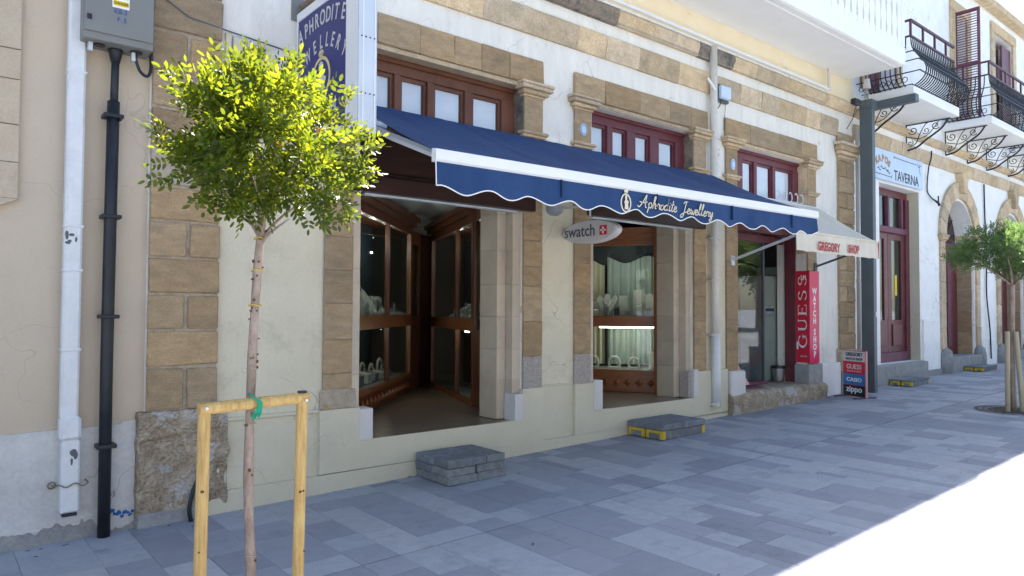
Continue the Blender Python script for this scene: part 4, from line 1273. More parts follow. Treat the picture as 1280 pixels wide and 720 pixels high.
# taverna door
d = bx('taverna_door', 'maroon', TB, TD[0], TD[1], .22, .30, 3.82, 3.955)
yy = .175
bx('frame', 'maroon', d, 15.08, 15.235, yy, .30, .62, 3.82, c=.008)
bx('frame', 'maroon', d, TD[0], 13.55, yy, .30, .62, 3.82, c=.008)
bx('transom_rail', 'maroon_dusty', d, 13.55, 15.08, yy - .02, .28, 3.10, 3.22, c=.01)
for a in (13.55, 14.28, 14.9): bx('mullion', 'maroon_dusty', d, a, a + .07, yy + .01, .26, 3.22, 3.82, c=.006)
bx('pane', 'glass_dark', d, 13.62, 15.08, .24, .245, 3.22, 3.82)
for a, b in ((13.55, 14.30), (14.31, 15.08)):
    lf = bx('door_leaf', 'maroon', d, a, b, .22, .26, .80, 1.42, c=.004)
    bx('panel', 'maroon', lf, a + .17, b - .17, .195, .219, .92, 1.34, c=.012)
    bx('stile', 'maroon', lf, a, a + .16, .21, .262, 1.42, 3.10, c=.005)
    bx('stile', 'maroon', lf, b - .16, b, .21, .262, 1.42, 3.10, c=.005)
    bx('rail', 'maroon', lf, a + .16, b - .16, .21, .262, 2.98, 3.10)
    bx('pane', 'glass_dark', lf, a + .16, b - .16, .235, .24, 1.42, 2.98)
bx('kick_board', 'maroon_dusty', d, 13.55, 15.08, .16, .26, .62, .80, c=.008)
bx('reveal', 'paint_cream', TB, 15.238, 15.25, 0, .55, .62, 3.96)
# sticker on the taverna glass
bx('sticker', 'yellow_tag', d, 14.66, 14.76, .23, .233, 1.9, 2.3)
# upper storey doors and shutters
for (x0, x1, z0, z1), lab in zip(UP, 'abc'):
    f = bx('upper_door', 'door_dark', TB, x0, x1, .35, .4, z0, z1)
    for a, b in ((x0 - .24, x0 - .002), (x1 + .002, x1 + .24)):
        bx('surround', 'stone_pale', f, a, b, -.05, .0, z0, z1, c=.015)
    bx('surround', 'stone_pale', f, x0 - .24, x1 + .24, -.055, .0, z1 + .002, z1 + .24, c=.015)
    bx('leaf', 'maroon', f, x0, (x0 + x1) / 2 - .01, .25, .3, z0, z1 - .02, c=.01)
    bx('leaf', 'maroon', f, (x0 + x1) / 2 + .01, x1, .28, .33, z0, z1 - .02, c=.01)
bx('shutter', 'maroon', TB, 20.52, 21.19, .012, .05, 5.76, 8.22, c=.01)
def shutter(x, y0, y1, z0, z1):
    s_ = bx('shutter', 'maroon_dusty', TB, x - .018, x + .018, y0, y0 + .05, z0, z1)
    bx('stile', 'maroon_dusty', s_, x - .018, x + .018, y1 - .05, y1, z0, z1)
    for a in (z0, (z0 + z1) / 2, z1 - .06): bx('rail', 'maroon_dusty', s_, x - .018, x + .018, y0 + .05, y1 - .05, a, a + .06)
    k = z0 + .09
    while k < z1 - .08:
        mm = MB(); mm.add([(x - .016, y0 + .05, k), (x + .016, y0 + .05, k + .025), (x + .016, y1 - .05, k + .025), (x - .016, y1 - .05, k),
                           (x - .016, y0 + .05, k + .007), (x + .016, y0 + .05, k + .032), (x + .016, y1 - .05, k + .032), (x - .016, y1 - .05, k + .007)],
                          [(0, 3, 2, 1), (4, 5, 6, 7), (0, 1, 5, 4), (1, 2, 6, 5), (2, 3, 7, 6), (3, 0, 4, 7)])
        mm.build('slat', 'maroon_dusty', s_); k += .055
shutter(17.28, -.5, -.01, 5.7, 8.13)

# black bombe balconies
def scroll_pts(cx, cz, r0, turns, a0, sgn=1, n=26):
    out = []
    for i in range(n + 1):
        t = i / n
        r = r0 * (1 - .82 * t)
        a = a0 + sgn * turns * 2 * math.pi * t
        out.append((cx + r * math.cos(a), cz + r * math.sin(a)))
    return out
def bracket_mesh():
    mm = MB()
    T = lambda pts, r: mm.tube([(0, -a, b) for a, b in pts], r, 5)
    # a = distance from the wall, b = height below slab (0 = slab underside)
    T([(0.03, 0), (.03, -.50)], .012)
    T([(0.03, -.015), (.80, -.015)], .012)
    big = smooth([(0.03, -.50), (.22, -.46), (.36, -.36), (.52, -.26), (.66, -.16), (.76, -.02)], 6)
    T([(p.x, p.y) for p in big], .019)
    T(scroll_pts(.15, -.13, .09, 1.4, 2.6), .009)
    T(scroll_pts(.55, -.10, .075, 1.3, -.6, -1), .009)
    T(scroll_pts(.38, -.17, .065, 1.2, 3.6), .008)
    T(scroll_pts(.10, -.36, .055, 1.2, 1.0, -1), .008)
    s1 = smooth([(.08, -.44), (.2, -.38), (.27, -.22), (.36, -.06), (.42, -.02)], 5); T([(p.x, p.y) for p in s1], .009)
    s2 = smooth([(.05, -.24), (.18, -.28), (.3, -.30), (.45, -.22), (.60, -.03)], 5); T([(p.x, p.y) for p in s2], .008)
    me_o = mm.build('bracket', 'black_iron', None); me = me_o.data; bpy.data.objects.remove(me_o)
    return me
BR = bracket_mesh()
def bombe(z0, h):
    """profile (outward offset, z) of a bellied baluster"""
    return [(0, 0), (.07, .02), (.18, .10), (.235, .22), (.21, .36), (.10, .52), (.02, .66), (.0, .80), (0, h)]
def baluster_mesh(axis):
    mm = MB()
    P_ = smooth([Vector(p) for p in bombe(0, .86)], 2)
    if axis == 'x': mm.tube([(0, -p.x, p.y) for p in P_], .011, 4)
    else: mm.tube([(-p.x, 0, p.y) for p in P_], .011, 4)
    o = mm.build('baluster', 'black_iron', None); me = o.data; bpy.data.objects.remove(o); return me
BX, BY = baluster_mesh('x'), baluster_mesh('y')
def balcony(x0, x1, zs, zt, P, brs, hand):
    b = bx('balcony', 'white_paint', TB, x0, x1, P, -.0, zs, zt, c=.01)
    yb = P + .06
    n = int((x1 - x0 - .1) / .082)
    for i in range(n + 1):
        link('baluster', BX, b, (x0 + .06 + i * (x1 - x0 - .12) / n, yb, zt))
    for i in range(1, 10):
        yy_ = yb + i * (abs(P) - .12) / 10
        link('baluster', BY, b, (x0 + .05, yy_, zt))
    # horizontal bands following the belly
    for (off, hh, r) in ((.02, .03, .012), (.22, .18, .012), (.20, .38, .012), (.06, .58, .012), (.0, .86, .022)):
        mm = MB()
        mm.tube([(x0 + .05 - off, -.05, zt + hh), (x0 + .05 - off, yb - off, zt + hh), (x1 - .05 + (0), yb - off, zt + hh)], r, 4)
        mm.build('rail', hand if hh > .8 else 'black_iron', b)
    # decorative circles low on the side
    for k in range(9):
        mm = MB(); yy_ = yb + .05 + k * .09
        mm.tube([(x0 + .05 - .1 - .035 * math.cos(t * .785) * 0 - .02, yy_ + .04 * math.cos(t * .785), zt + .10 + .045 * math.sin(t * .785)) for t in range(9)], .007, 4, cap=False)
        mm.build('ring', 'black_iron', b)
    # upper hand rail on short posts
    zr = zt + .86 + .27
    mm = MB(); mm.tube([(x0 + .05, -.02, zr), (x0 + .05, yb, zr), (x1 - .05, yb, zr)], .028, 4); mm.build('handrail', hand, b)
    k = x0 + .05
    while k < x1:
        bx('post', hand, b, k - .018, k + .018, yb - .015, yb + .015, zt + .87, zr - .02); k += .52
    bx('post', hand, b, x0 + .03, x0 + .07, -.42, -.38, zt + .87, zr - .02)
    for xb in brs:
        link('bracket', BR, b, (xb, 0, zs))
    return b
balcony(12.65, 14.71, 5.20, 5.37, -.92, (12.78, 14.62), 'rail_maroon')
balcony(16.51, 19.3, 5.40, 5.55, -.92, (16.62, 17.9, 19.15), 'rail_maroon')
balcony(20.6, 23.2, 5.45, 5.60, -.92, (20.7, 22.0), 'rail_maroon')

# ------------------------------------------------------------------ more of the street, out of view but lighting it
OB = thing('far_side_building', 'pale rendered building on the opposite side of the street', 'building', (10, -17, 0))
m = MB(); hs = []
for i in range(12):
    hs.append((-13 + i * 4, -11.2 + i * 4, 3.9 if False else .6, 2.9)); hs.append((-13 + i * 4 + .2, -11.4 + i * 4, 4.0, 5.8))
wallgrid(m, -16, 36, -.6, 6.6, -17.5, -17, hs); m.build('wall', 'plaster_beige', OB)
bx('backing', 'interior_blue', OB, -16, 36, -17.8, -17.6, -.5, 6.5)
for h in hs[:]: bx('window', 'glass_dark', OB, h[0], h[1], -17.3, -17.28, h[2], h[3])

# ------------------------------------------------------------------ pipes and fixtures on the left building
def pipe(name, label, cat, pts, r, mt, n=12, sq=1.0, loc=None):
    o = thing(name, label, cat, loc or pts[-1])
    m_ = MB(); m_.tube(pts, r, n); m_.build('pipe', mt, o, smooth=n > 6)
    return o
# white rectangular downpipe
wp = thing('drainpipe', 'white boxy drainpipe with peeling paint on the beige wall at far left', 'drainpipe', (.77, 0, .2))
m = MB(); m.cbox(.722, .828, -.10, .005, .84, 6.0, c=.014); m.build('pipe', 'pipe_white', wp)
bx('shoe', 'pipe_white', wp, .733, .842, -.108, .004, .215, .70, c=.012)
bx('collar', 'pipe_white', wp, .718, .846, -.115, .006, .70, .86, c=.02)
for z_ in (1.30, 1.84, 2.14, 3.2): bx('joint', 'pipe_white', wp, .716, .834, -.105, .005, z_, z_ + .02, c=.006)
bx('outlet', 'velvet', wp, .745, .83, -.109, -.05, .195, .212)
m = MB()
for i in range(13):
    a = .69 + i * .0155
    m.tube([(a, -.118 - .004 * (i % 2), .405 + .012 * math.sin(i)), (a + .016, -.118 - .004 * ((i + 1) % 2), .405 + .012 * math.sin(i + 1))], .0045, 5)
m.tube([(.69, -.02, .40), (.69, -.118, .405)], .005, 5); m.tube([(.89, -.0, .41), (.89, -.118, .41)], .005, 5)
m.tube([(.69 + .022 * math.cos(t * .785), -.03, .40 + .022 * math.sin(t * .785)) for t in range(9)], .006, 5)
m.build('strap', 'rust', wp)
m = MB()
for k, (cx_, cz_, rx, rz) in enumerate(((.737, 2.085, .012, .035), (.752, 2.045, .014, .012), (.765, 2.09, .018, .012), (.79, 2.06, .008, .02), (.742, 2.035, .016, .012))):
    m.prism([(cx_ + rx * math.cos(R(t)) * random.uniform(.7, 1.2), cz_ + rz * math.sin(R(t)) * random.uniform(.7, 1.2)) for t in range(0, 360, 40)], lambda a, b, d: (a, d, b), -.1012 - .0001 * k, -.100)
    m.build('peeled_patch', 'steel_grey', wp); m = MB()
for k, (cx_, cz_, rx, rz) in enumerate(((.80, .62, .02, .025), (.815, .60, .012, .03), (.792, .56, .008, .03))):
    m.prism([(cx_ + rx * math.cos(R(t)) * random.uniform(.7, 1.2), cz_ + rz * math.sin(R(t)) * random.uniform(.7, 1.2)) for t in range(0, 360, 40)], lambda a, b, d: (a, d, b), -.1095 - .0001 * k, -.108)
    m.build('peeled_patch', 'steel_grey', wp); m = MB()
bp = thing('cable_conduit', 'black cable conduit pipe running from the cabinet down to the pavement', 'pipe', (1.0, -.05, .03))
m = MB(); m.tube([(1.01, -.07, 3.43), (1.005, -.07, 3.0)], .026, 12); m.build('upper_pipe', 'black_plastic', bp, smooth=True)
m = MB(); m.tube([(1.003, -.07, 3.05), (.998, -.07, 2.2), (.994, -.07, 1.2), (.998, -.07, .01)], .040, 14); m.build('lower_pipe', 'black_plastic', bp, smooth=True)
m = MB(); m.tube([(1.008, -.07, 3.44), (1.008, -.07, 3.40), (1.008, -.07, 3.33)], [.055, .045, .03], 12); m.build('gland', 'black_plastic', bp, smooth=True)
for z_ in (2.93, 2.22, 1.52, .62):
    cc = bx('clamp', 'black_plastic', bp, .938, 1.062, -.118, .0, z_, z_ + .028, c=.004)
ec = thing('electrical_cabinet', 'grey electrical cabinet with yellow danger sticker high on the beige wall', 'cabinet', (1.0, 0, 3.4))
m = MB(); m.cbox(.785, 1.222, -.215, .01, 3.42, 4.45, c=.006); m.build('case', 'cabinet_grey', ec)
bx('door', 'cabinet_grey', ec, .792, 1.216, -.228, -.216, 3.47, 4.4, c=.004)
bx('bracket', 'aluminium', ec, .83, .855, -.15, -.10, 3.36, 3.418)
bx('bracket', 'aluminium', ec, 1.10, 1.125, -.13, -.08, 3.35, 3.418)
bx('lock', 'velvet', ec, .806, .834, -.236, -.229, 3.545, 3.58)
m = MB(); m.tube([(.90, -.12, 3.419), (.90, -.12, 3.411)], .035, 14); m.build('knockout', 'black_plastic', ec)
m = MB(); m.tube([(1.13, -.12, 3.419), (1.13, -.12, 3.409)], .04, 14); m.build('knockout', 'black_plastic', ec)
st = bx('sticker', 'white_paint', ec, .955, 1.06, -.2305, -.2285, 3.665, 3.90)
m = MB(); m.prism([(.963, 3.735), (1.052, 3.735), (1.0075, 3.845)], lambda a, b, d: (a, d, b), -.2325, -.231); m.build('triangle', 'black_letter', st)
m = MB(); m.prism([(.974, 3.742), (1.041, 3.742), (1.0075, 3.827)], lambda a, b, d: (a, d, b), -.234, -.233); m.build('triangle', 'yellow_tag', st)
m = MB(); m.prism([(1.005, 3.80), (1.015, 3.80), (1.006, 3.782), (1.018, 3.782), (.998, 3.75), (1.003, 3.772), (.994, 3.772)], lambda a, b, d: (a, d, b), -.2355, -.2345); m.build('bolt', 'black_letter', st)
bx('strip', 'yellow_tag', st, .960, 1.055, -.2325, -.231, 3.68, 3.715)
text('DANGER', .026, 'black_letter', (.965, -.2335, 3.688), XF, st, sx=.85)
text('KB-3', .045, 'blue_letter', (.965, -.230, 3.625), XF, ec, sx=.9)
text('F.5', .045, 'blue_letter', (.985, -.230, 3.57), XF, ec, sx=.9, space=1.3)
cb = thing('cable', 'short looped black cable under the electrical cabinet', 'cable', (1.18, -.1, 3.4))
m = MB(); m.tube([tuple(p) for p in smooth([Vector((1.125, -.12, 3.425)), Vector((1.13, -.12, 3.36)), Vector((1.16, -.11, 3.29)), Vector((1.21, -.09, 3.27)), Vector((1.238, -.07, 3.33)), Vector((1.24, -.05, 3.45)), Vector((1.24, -.04, 3.7))], 5)], .011, 8); m.build('sheath', 'black_plastic', cb, smooth=True)
hs_ = thing('cable', 'thick black cable curling out of the eroded stone into the pavement', 'cable', (1.55, -.08, 0))
m = MB(); m.tube([tuple(p) for p in smooth([Vector((1.56, -.11, .02)), Vector((1.545, -.115, .12)), Vector((1.575, -.11, .25)), Vector((1.63, -.08, .35)), Vector((1.70, -.0, .42))], 5)], .016, 8); m.build('sheath', 'black_plastic', hs_, smooth=True)
gb = thing('alarm_box', 'cream wall box marked group behind the top of the tree', 'box', (1.93, 0, 3.5))
bx('case', 'silver_sign', gb, 1.83, 2.075, -.055, .0, 3.40, 3.735, c=.01)
bx('side_cover', 'paint_cream', gb, 1.83, 1.91, -.062, -.056, 3.41, 3.725, c=.004)
bx('badge', 'black_letter', gb, 1.955, 2.025, -.0585, -.056, 3.50, 3.70, c=.004)
bx('badge_inset', 'white_paint', gb, 1.963, 2.017, -.0605, -.059, 3.508, 3.692)
text('group', .055, 'black_letter', (1.975, -.061, 3.683), (Vector((0, 0, -1)), Vector((1, 0, 0))), gb, bold=.0008)
bx('trunking', 'paint_cream', gb, 1.78, 1.822, -.03, 0, 2.9, 3.76)
m = MB(); m.tube([(1.30, -.06, 3.90), (1.5, -.058, 3.79), (1.76, -.05, 3.765), (2.1, -.02, 3.745), (2.35, -.02, 3.72)], .006, 6)
cw = thing('cable', 'thin grey cable strung across the quoin stones to the wall box', 'cable', (1.5, -.05, 3.8)); m.build('sheath', 'steel_grey', cw)

# ------------------------------------------------------------------ projecting blue sign
SX = 2.36
ps = thing('projecting_sign', 'navy blue vertical jewellery sign in a white frame projecting over the tree', 'sign', (SX, -.6, 2.9))
y0, y1 = -.03, -1.12
bx('case', 'white_metal', ps, SX + .003, SX + .125, y1, y0, 2.905, 4.03, c=.006)
bx('face', 'navy_board', ps, SX - .003, SX + .002, -.93, -.055, 2.955, 3.975)
for (a, b, c, d) in ((y1, y0, 3.976, 4.05), (y1, y0, 2.90, 2.953), ):
    bx('frame', 'white_metal', ps, SX - .012, SX + .13, a, b, c, d, c=.004)
bx('frame', 'white_metal', ps, SX - .012, SX + .002, y1 + .0, -.935, 2.954, 3.975, c=.003)
bx('frame', 'white_metal', ps, SX - .012, SX + .002, -.052, y0, 2.954, 3.975, c=.003)
ep = bx('end_panel', 'aluminium', ps, SX - .012, SX + .135, y1 - .022, y1 - .002, 2.86, 4.2, c=.003)
for a in (SX + .018, SX + .112): bx('rib', 'white_metal', ep, a, a + .008, y1 - .027, y1 - .0225, 2.865, 4.195)
for z_ in (3.14, 3.55):
    for k in range(4):
        m = MB(); cx_ = SX + .01 + k * .034
        m.tube([(cx_, y1 - .020, z_ + .0), (cx_, y1 - .0285, z_)], .0052, 6); m.build('rivet', 'velvet', ep)
def arctext(word, yc, zc, rad, a0, a1, size, sx, par, mt='board_grey', bold=0.0):
    n_ = len(word)
    for i, ch in enumerate(word):
        a = R(a0 + (a1 - a0) * (i / (n_ - 1)))
        p = (SX - .0045, yc - rad * math.sin(a), zc + rad * math.cos(a))
        text(ch, size, mt, p, XL, par, align='CENTER', sx=sx, rot=-math.degrees(a), bold=bold, thick=.002)
def arcword(word, pts, size, sx, par, mt='board_grey', bold=.002):
    """letters along a smooth curve given as (distance from wall, height) points"""
    C_ = smooth([Vector(p) for p in pts], 12)
    ww = [{'I': .5, 'J': .7, 'W': 1.45, 'L': .85, 'O': 1.15}.get(c_, 1) for c_ in word]
    for i, ch in enumerate(word):
        k_ = (sum(ww[:i]) + ww[i] / 2) / sum(ww) * (len(C_) - 1); a_ = C_[int(k_)]; b_ = C_[min(int(k_) + 1, len(C_) - 1)]
        ang = math.degrees(math.atan2(b_.y - a_.y, b_.x - a_.x))
        text(ch, size, mt, (SX - .0045, -a_.x, a_.y), XL, par, align='CENTER', sx=sx, rot=ang, bold=bold, thick=.002)
arcword('APHRODITE', [(.09, 3.775), (.3, 3.81), (.5, 3.82), (.7, 3.80), (.9, 3.745)], .17, .70, ps)
arcword('JEWELLERY', [(.10, 3.48), (.25, 3.575), (.5, 3.635), (.72, 3.585), (.90, 3.46)], .155, .66, ps)
def yzprism(pts, d0=.001, d1=.004):
    m_ = MB(); m_.prism(pts, lambda a, b, d: (SX - .003 - d, -a, b), d0, d1); return m_
m = MB()
ribbon(m, [(.50 + .155 * math.cos(R(t)), 3.40 + .155 * math.sin(R(t))) for t in range(0, 361, 12)], .026, lambda a, b, d: (SX - .004 - d, -a, b)); m.build('ring_emblem', 'gold', ps)
m = MB()
for pts in ([(.455, 3.585), (.545, 3.585), (.5, 3.555)], [(.45, 3.59), (.475, 3.622), (.525, 3.622), (.55, 3.59)]):
    m.prism(pts, lambda a, b, d: (SX - .004 - d, -a, b), 0, .002)
m.build('gem_emblem', 'gold', ps)
yzprism([(a, b * .9 + .49) for a, b in [(.46, 3.06), (.565, 3.06), (.55, 3.14), (.58, 3.19), (.59, 3.225), (.55, 3.245), (.535, 3.28), (.548, 3.32), (.53, 3.365), (.50, 3.38), (.47, 3.36), (.465, 3.32), (.485, 3.28), (.48, 3.245), (.44, 3.225), (.43, 3.19), (.47, 3.14)]]).build('lady_emblem', 'board_grey', ps)
text('IN', .145, 'board_grey', (SX - .0045, -.66, 3.10), XL, ps, sx=.75, bold=.002)
text('SHOP', .12, 'board_grey', (SX - .0045, -.40, 2.962), XL, ps, sx=.75, bold=.002)
arm = bx('arm', 'rust', ps, SX + .03, SX + .07, -.62, .0, 4.06, 4.10)
bx('plate', 'cabinet_grey', ps, SX - .05, SX + .15, -.012, -.001, 4.0, 4.2, c=.003)
m = MB(); m.tube([(SX + .05, -.02, 4.13), (SX + .05, -.35, 4.13)], .035, 10); m.build('bracket_tube', 'rust', ps)

# ------------------------------------------------------------------ blue awning
ax0, ax1 = 2.735, 8.10
AY, AYf = -.13, -1.55
ZR = 3.395
ZF = (2.715, 2.765)
AW = thing('blue_awning', 'long navy blue shop awning with white trim and scalloped valance', 'awning', (5.4, -.1, 3.3))
m = MB()
NS, NT = 150, 14
def zf(x_): return ZF[0] + (ZF[1] - ZF[0]) * (x_ - ax0) / (ax1 - ax0)
def cano(i, k, off=0):
    x_ = ax0 + (ax1 - ax0) * i / NS
    t = k / NT
    zz_ = ZR + (zf(x_) - ZR) * t - .035 * math.sin(math.pi * t) + .008 * math.sin(x_ * 5.2) * math.sin(math.pi * t) - .006 * abs(math.sin(x_ * 2.6)) * t + .022 * noise.noise((x_ * 2.2, t * 1.3, 0)) * math.sin(math.pi * min(1, t * 1.2)) + .006 * noise.noise((x_ * 8, t * 2 + x_, 5))
    return (x_, AY + (AYf - AY) * t, zz_ + off)
for off, flip in ((0, 0), (-.004, 1)):
    vs = [cano(i, k, off) for i in range(NS + 1) for k in range(NT + 1)]
    fs = [(i * (NT + 1) + k, i * (NT + 1) + k + 1, (i + 1) * (NT + 1) + k + 1, (i + 1) * (NT + 1) + k) for i in range(NS) for k in range(NT)]
    m.add(vs, fs)
m.build('canopy', 'awning_blue', AW, smooth=True)
for k, xs_ in enumerate((3.93, 5.13, 6.33, 7.5)):   # sewn seams
    i = (xs_ - ax0) / (ax1 - ax0) * NS
    m = MB()
    P_ = [cano(i, kk, .003) for kk in range(NT + 1)]
    ribv = [(p[0] - .006, p[1], p[2]) for p in P_] + [(p[0] + .006, p[1], p[2]) for p in P_]
    m.add(ribv, [(kk, kk + 1, NT + 2 + kk, NT + 1 + kk) for kk in range(NT)]); m.build('seam', 'seam_blue', AW)
    m = MB(); m.box(xs_ - .003, xs_ + .003, AYf - .034, AYf - .006, zf(xs_) - .23, zf(xs_) - .085); m.build('seam', 'seam_blue', AW)
m = MB()
vs = []
for (yy_, dz) in ((AYf + .03, .012), (AYf - .02, .004), (AYf - .026, -.02), (AYf - .026, -.072), (AYf - .01, -.085), (AYf + .03, -.085)):
    for x_ in (ax0 - .01, ax1 + .01): vs.append((x_, yy_, zf(x_) + dz))
fs = [(2 * i, 2 * i + 1, 2 * i + 3, 2 * i + 2) for i in range(5)] + [(10, 11, 1, 0), (0, 2, 4, 6, 8, 10), (1, 11, 9, 7, 5, 3)]
m.add(vs, fs); m.build('front_bar', 'white_metal', AW)
# valance with scallops
NV = 13
def val_z(x_):
    u = (x_ - ax0) / (ax1 - ax0) * NV
    return zf(x_) - .275 + (.018 if x_ > 7.9 else 0) - .026 * math.cos(2 * math.pi * (u - .62))
m = MB(); n = 260
top_, bot_ = [], []
for i in range(n + 1):
    x_ = ax0 + (ax1 - ax0) * i / n
    w_ = .012 * math.sin(x_ * 9) + .006 * math.sin(x_ * 23)
    top_.append((x_, AYf - .008, zf(x_) - .082)); bot_.append((x_, AYf - .012 + w_, val_z(x_)))
mid = [((a[0]), (a[1] + b[1]) / 2, (a[2] + b[2]) / 2) for a, b in zip(top_, bot_)]
vs = top_ + mid + bot_
N1 = n + 1
fs = [(i, i + 1, N1 + i + 1, N1 + i) for i in range(n)] + [(N1 + i, N1 + i + 1, 2 * N1 + i + 1, 2 * N1 + i) for i in range(n)]
m.add(vs, fs)
vs2 = [(v[0], v[1] + .003, v[2]) for v in vs]; m.add(vs2, fs)
m.build('valance', 'awning_blue', AW, smooth=True)
m = MB()
m.tube([(b[0], b[1] - .002, b[2]) for b in bot_], .005, 5); m.build('piping', 'white_paint', AW)
m = MB(); m.tube([top_[0], bot_[0]], .004, 4); m.build('piping', 'white_paint', AW)
# lettering and emblem
m_ = script('Aphrodite Jewellery', 4.87, 5.98, 2.513, .115, AYf - .030, 'pale_gold', AW, wid=.0095)
m = MB(); ribbon(m, [(4.705 + .062 * math.cos(R(t)), 2.53 + .078 * math.sin(R(t))) for t in range(0, 361, 15)], .014, lambda a, b, d: (a, AYf - .024 - d, b)); m.build('ring_emblem', 'pale_gold', AW)
m = MB()
m.prism([(4.685, 2.62), (4.725, 2.62), (4.733, 2.638), (4.705, 2.655), (4.677, 2.638)], lambda a, b, d: (a, AYf - .026 - d, b), 0, .002)
m.prism([(4.685, 2.475), (4.735, 2.475), (4.728, 2.52), (4.738, 2.545), (4.715, 2.56), (4.718, 2.59), (4.70, 2.60), (4.69, 2.58), (4.695, 2.555), (4.68, 2.54), (4.69, 2.515)], lambda a, b, d: (a, AYf - .027 - d, b), 0, .002)
m.build('lady_emblem', 'pale_gold', AW)
# roller, arms
m = MB(); m.tube([(ax0 - .03, AY + .05, ZR - .07), (ax1 + .03, AY + .05, ZR - .07)], .05, 12); m.build('roller', 'white_metal', AW, smooth=True)
for x_ in (2.82, 4.4, 6.4, 8.0): bx('wall_bracket', 'aluminium', AW, x_, x_ + .05, -.13, 0, ZR - .16, ZR - .04)
for xa, xb in ((2.80, 2.86), (8.02, 7.96)):
    m = MB(); m.tube([(xa, -.10, ZR - .13), ((xa + xb) / 2, -.8, (ZR + zf(xb)) / 2 - .10), (xb, AYf + .02, zf(xb) - .05)], .024, 6, squash=1.4); m.build('arm', 'aluminium', AW)
    m = MB(); m.tube([(xb, AYf + .05, zf(xb) - .03), (xb, AYf + .05, zf(xb) - .10)], .028, 8); m.build('arm_joint', 'aluminium', AW)

# white awning of the watch shop
gx0, gx1 = 8.64, 11.02
GY = -1.0
AG = thing('white_awning', 'off white awning with red shop lettering behind the blue awning', 'awning', (9.9, -.1, 3.2))
m = MB(); NS2 = 20
def gc(i, k, off=0):
    x_ = gx0 + (gx1 - gx0) * i / NS2; t = k / 6
    return (x_, -.1 + (GY + .1) * t, 3.235 + (2.625 - 3.235) * t - .025 * math.sin(math.pi * t) + .006 * math.sin(x_ * 8) * math.sin(math.pi * t) + off)
for off in (0, -.004):
    vs = [gc(i, k, off) for i in range(NS2 + 1) for k in range(7)]
    m.add(vs, [(i * 7 + k, i * 7 + k + 1, (i + 1) * 7 + k + 1, (i + 1) * 7 + k) for i in range(NS2) for k in range(6)])
m.build('canopy', 'awning_white', AG, smooth=True)
for xs_ in (9.85, 10.72):
    i = (xs_ - gx0) / (gx1 - gx0) * NS2; P_ = [gc(i, kk, .003) for kk in range(7)]
    m = MB(); m.add([(p[0] - .007, p[1], p[2]) for p in P_] + [(p[0] + .007, p[1], p[2]) for p in P_], [(kk, kk + 1, 8 + kk, 7 + kk) for kk in range(6)]); m.build('seam', 'awning_white', AG)
m = MB(); n = 60
vs = [(gx0 + (gx1 - gx0) * i / n, GY - .004, 2.63) for i in range(n + 1)] + [(gx0 + (gx1 - gx0) * i / n, GY - .01 + .012 * math.sin(i * 1.1) + .006 * math.sin(i * 2.7), 2.375 + .004 * math.sin(i * .7)) for i in range(n + 1)]
fs = [(i, i + 1, n + 2 + i, n + 1 + i) for i in range(n)]
m.add(vs, fs); m.add([(a, b + .003, c) for a, b, c in vs], fs); m.build('valance', 'awning_white', AG, smooth=True)
# side cloth
bx('end_cap', 'red_board', AG, gx1, gx1 + .012, GY - .02, GY + .03, 2.38, 2.64)
m = MB(); m.tube([(gx0, GY, 2.628), (gx1, GY, 2.628)], .02, 8); m.build('front_bar', 'awning_white', AG)
m = MB(); m.tube([(gx0, -.07, 3.21), (gx1, -.07, 3.21)], .045, 10); m.build('roller', 'white_metal', AG)
text('GREGORY', .165, 'red_letter', (9.17, GY - .026, 2.405), XF, AG, sx=.80, bold=.004)
text('SHOP', .165, 'red_letter', (10.03, GY - .026, 2.415), XF, AG, sx=.80, bold=.004)
m = MB(); m.tube([(8.68, -.05, 2.30), (8.70, GY + .02, 2.58)], .02, 6); m.build('arm', 'aluminium', AG)
m = MB(); m.tube([(11.0, -.05, 2.30), (10.98, GY + .02, 2.58)], .018, 6); m.build('arm', 'steel_grey', AG)
bx('arm_bracket', 'aluminium', AG, 8.64, 8.72, -.06, -.03, 2.22, 2.36, c=.005)
bx('arm_bracket', 'steel_grey', AG, 10.96, 11.04, -.06, -.03, 2.22, 2.36, c=.005)
# decorative white hooks above the white awning
o = thing('iron_scrollwork', 'row of pale curled iron hooks in front of the third transom window', 'ironwork', (10.3, .0, 3.35))
for k in range(5):
    m = MB(); cx_ = 10.02 + k * .17
    m.tube([(cx_ + .05 * math.cos(t * .5) * (1 - .05 * t), .02, 3.36 + .075 * math.sin(t * .5)) for t in range(-4, 6)], .008, 5); m.build('scroll', 'white_metal', o)
m = MB(); m.tube([(9.95, .02, 3.28), (10.79, .02, 3.30)], .007, 5); m.build('rail', 'white_metal', o)

# ------------------------------------------------------------------ oval sign
SWX = 5.45
o = thing('oval_sign', 'oval silver watch sign with red cross hanging beside the second window', 'sign', (SWX, -.42, 2.4))
m = MB()
N_ = 40
ell = [(.40 * math.cos(2 * math.pi * i / N_), .125 * math.sin(2 * math.pi * i / N_)) for i in range(N_)]
vs = [(SWX + d, -.42 + a * k_, 2.425 + b * k_) for d, k_ in ((-.03, .93), (-.015, 1), (.06, 1), (.075, .93)) for a, b in ell]
fs = [tuple(range(N_)), tuple(3 * N_ + i for i in range(N_))[::-1]]
for r_ in range(3): fs += [(r_ * N_ + i, r_ * N_ + (i + 1) % N_, (r_ + 1) * N_ + (i + 1) % N_, (r_ + 1) * N_ + i) for i in range(N_)]
m.add(vs, fs); m.build('body', 'silver_sign', o)
text('swatch', .175, 'grey_letter', (SWX - .032, -.06, 2.380), XL, o, sx=.95, bold=.002)
bx('badge', 'red_board', o, SWX - .036, SWX - .031, -.69, -.59, 2.375, 2.475)
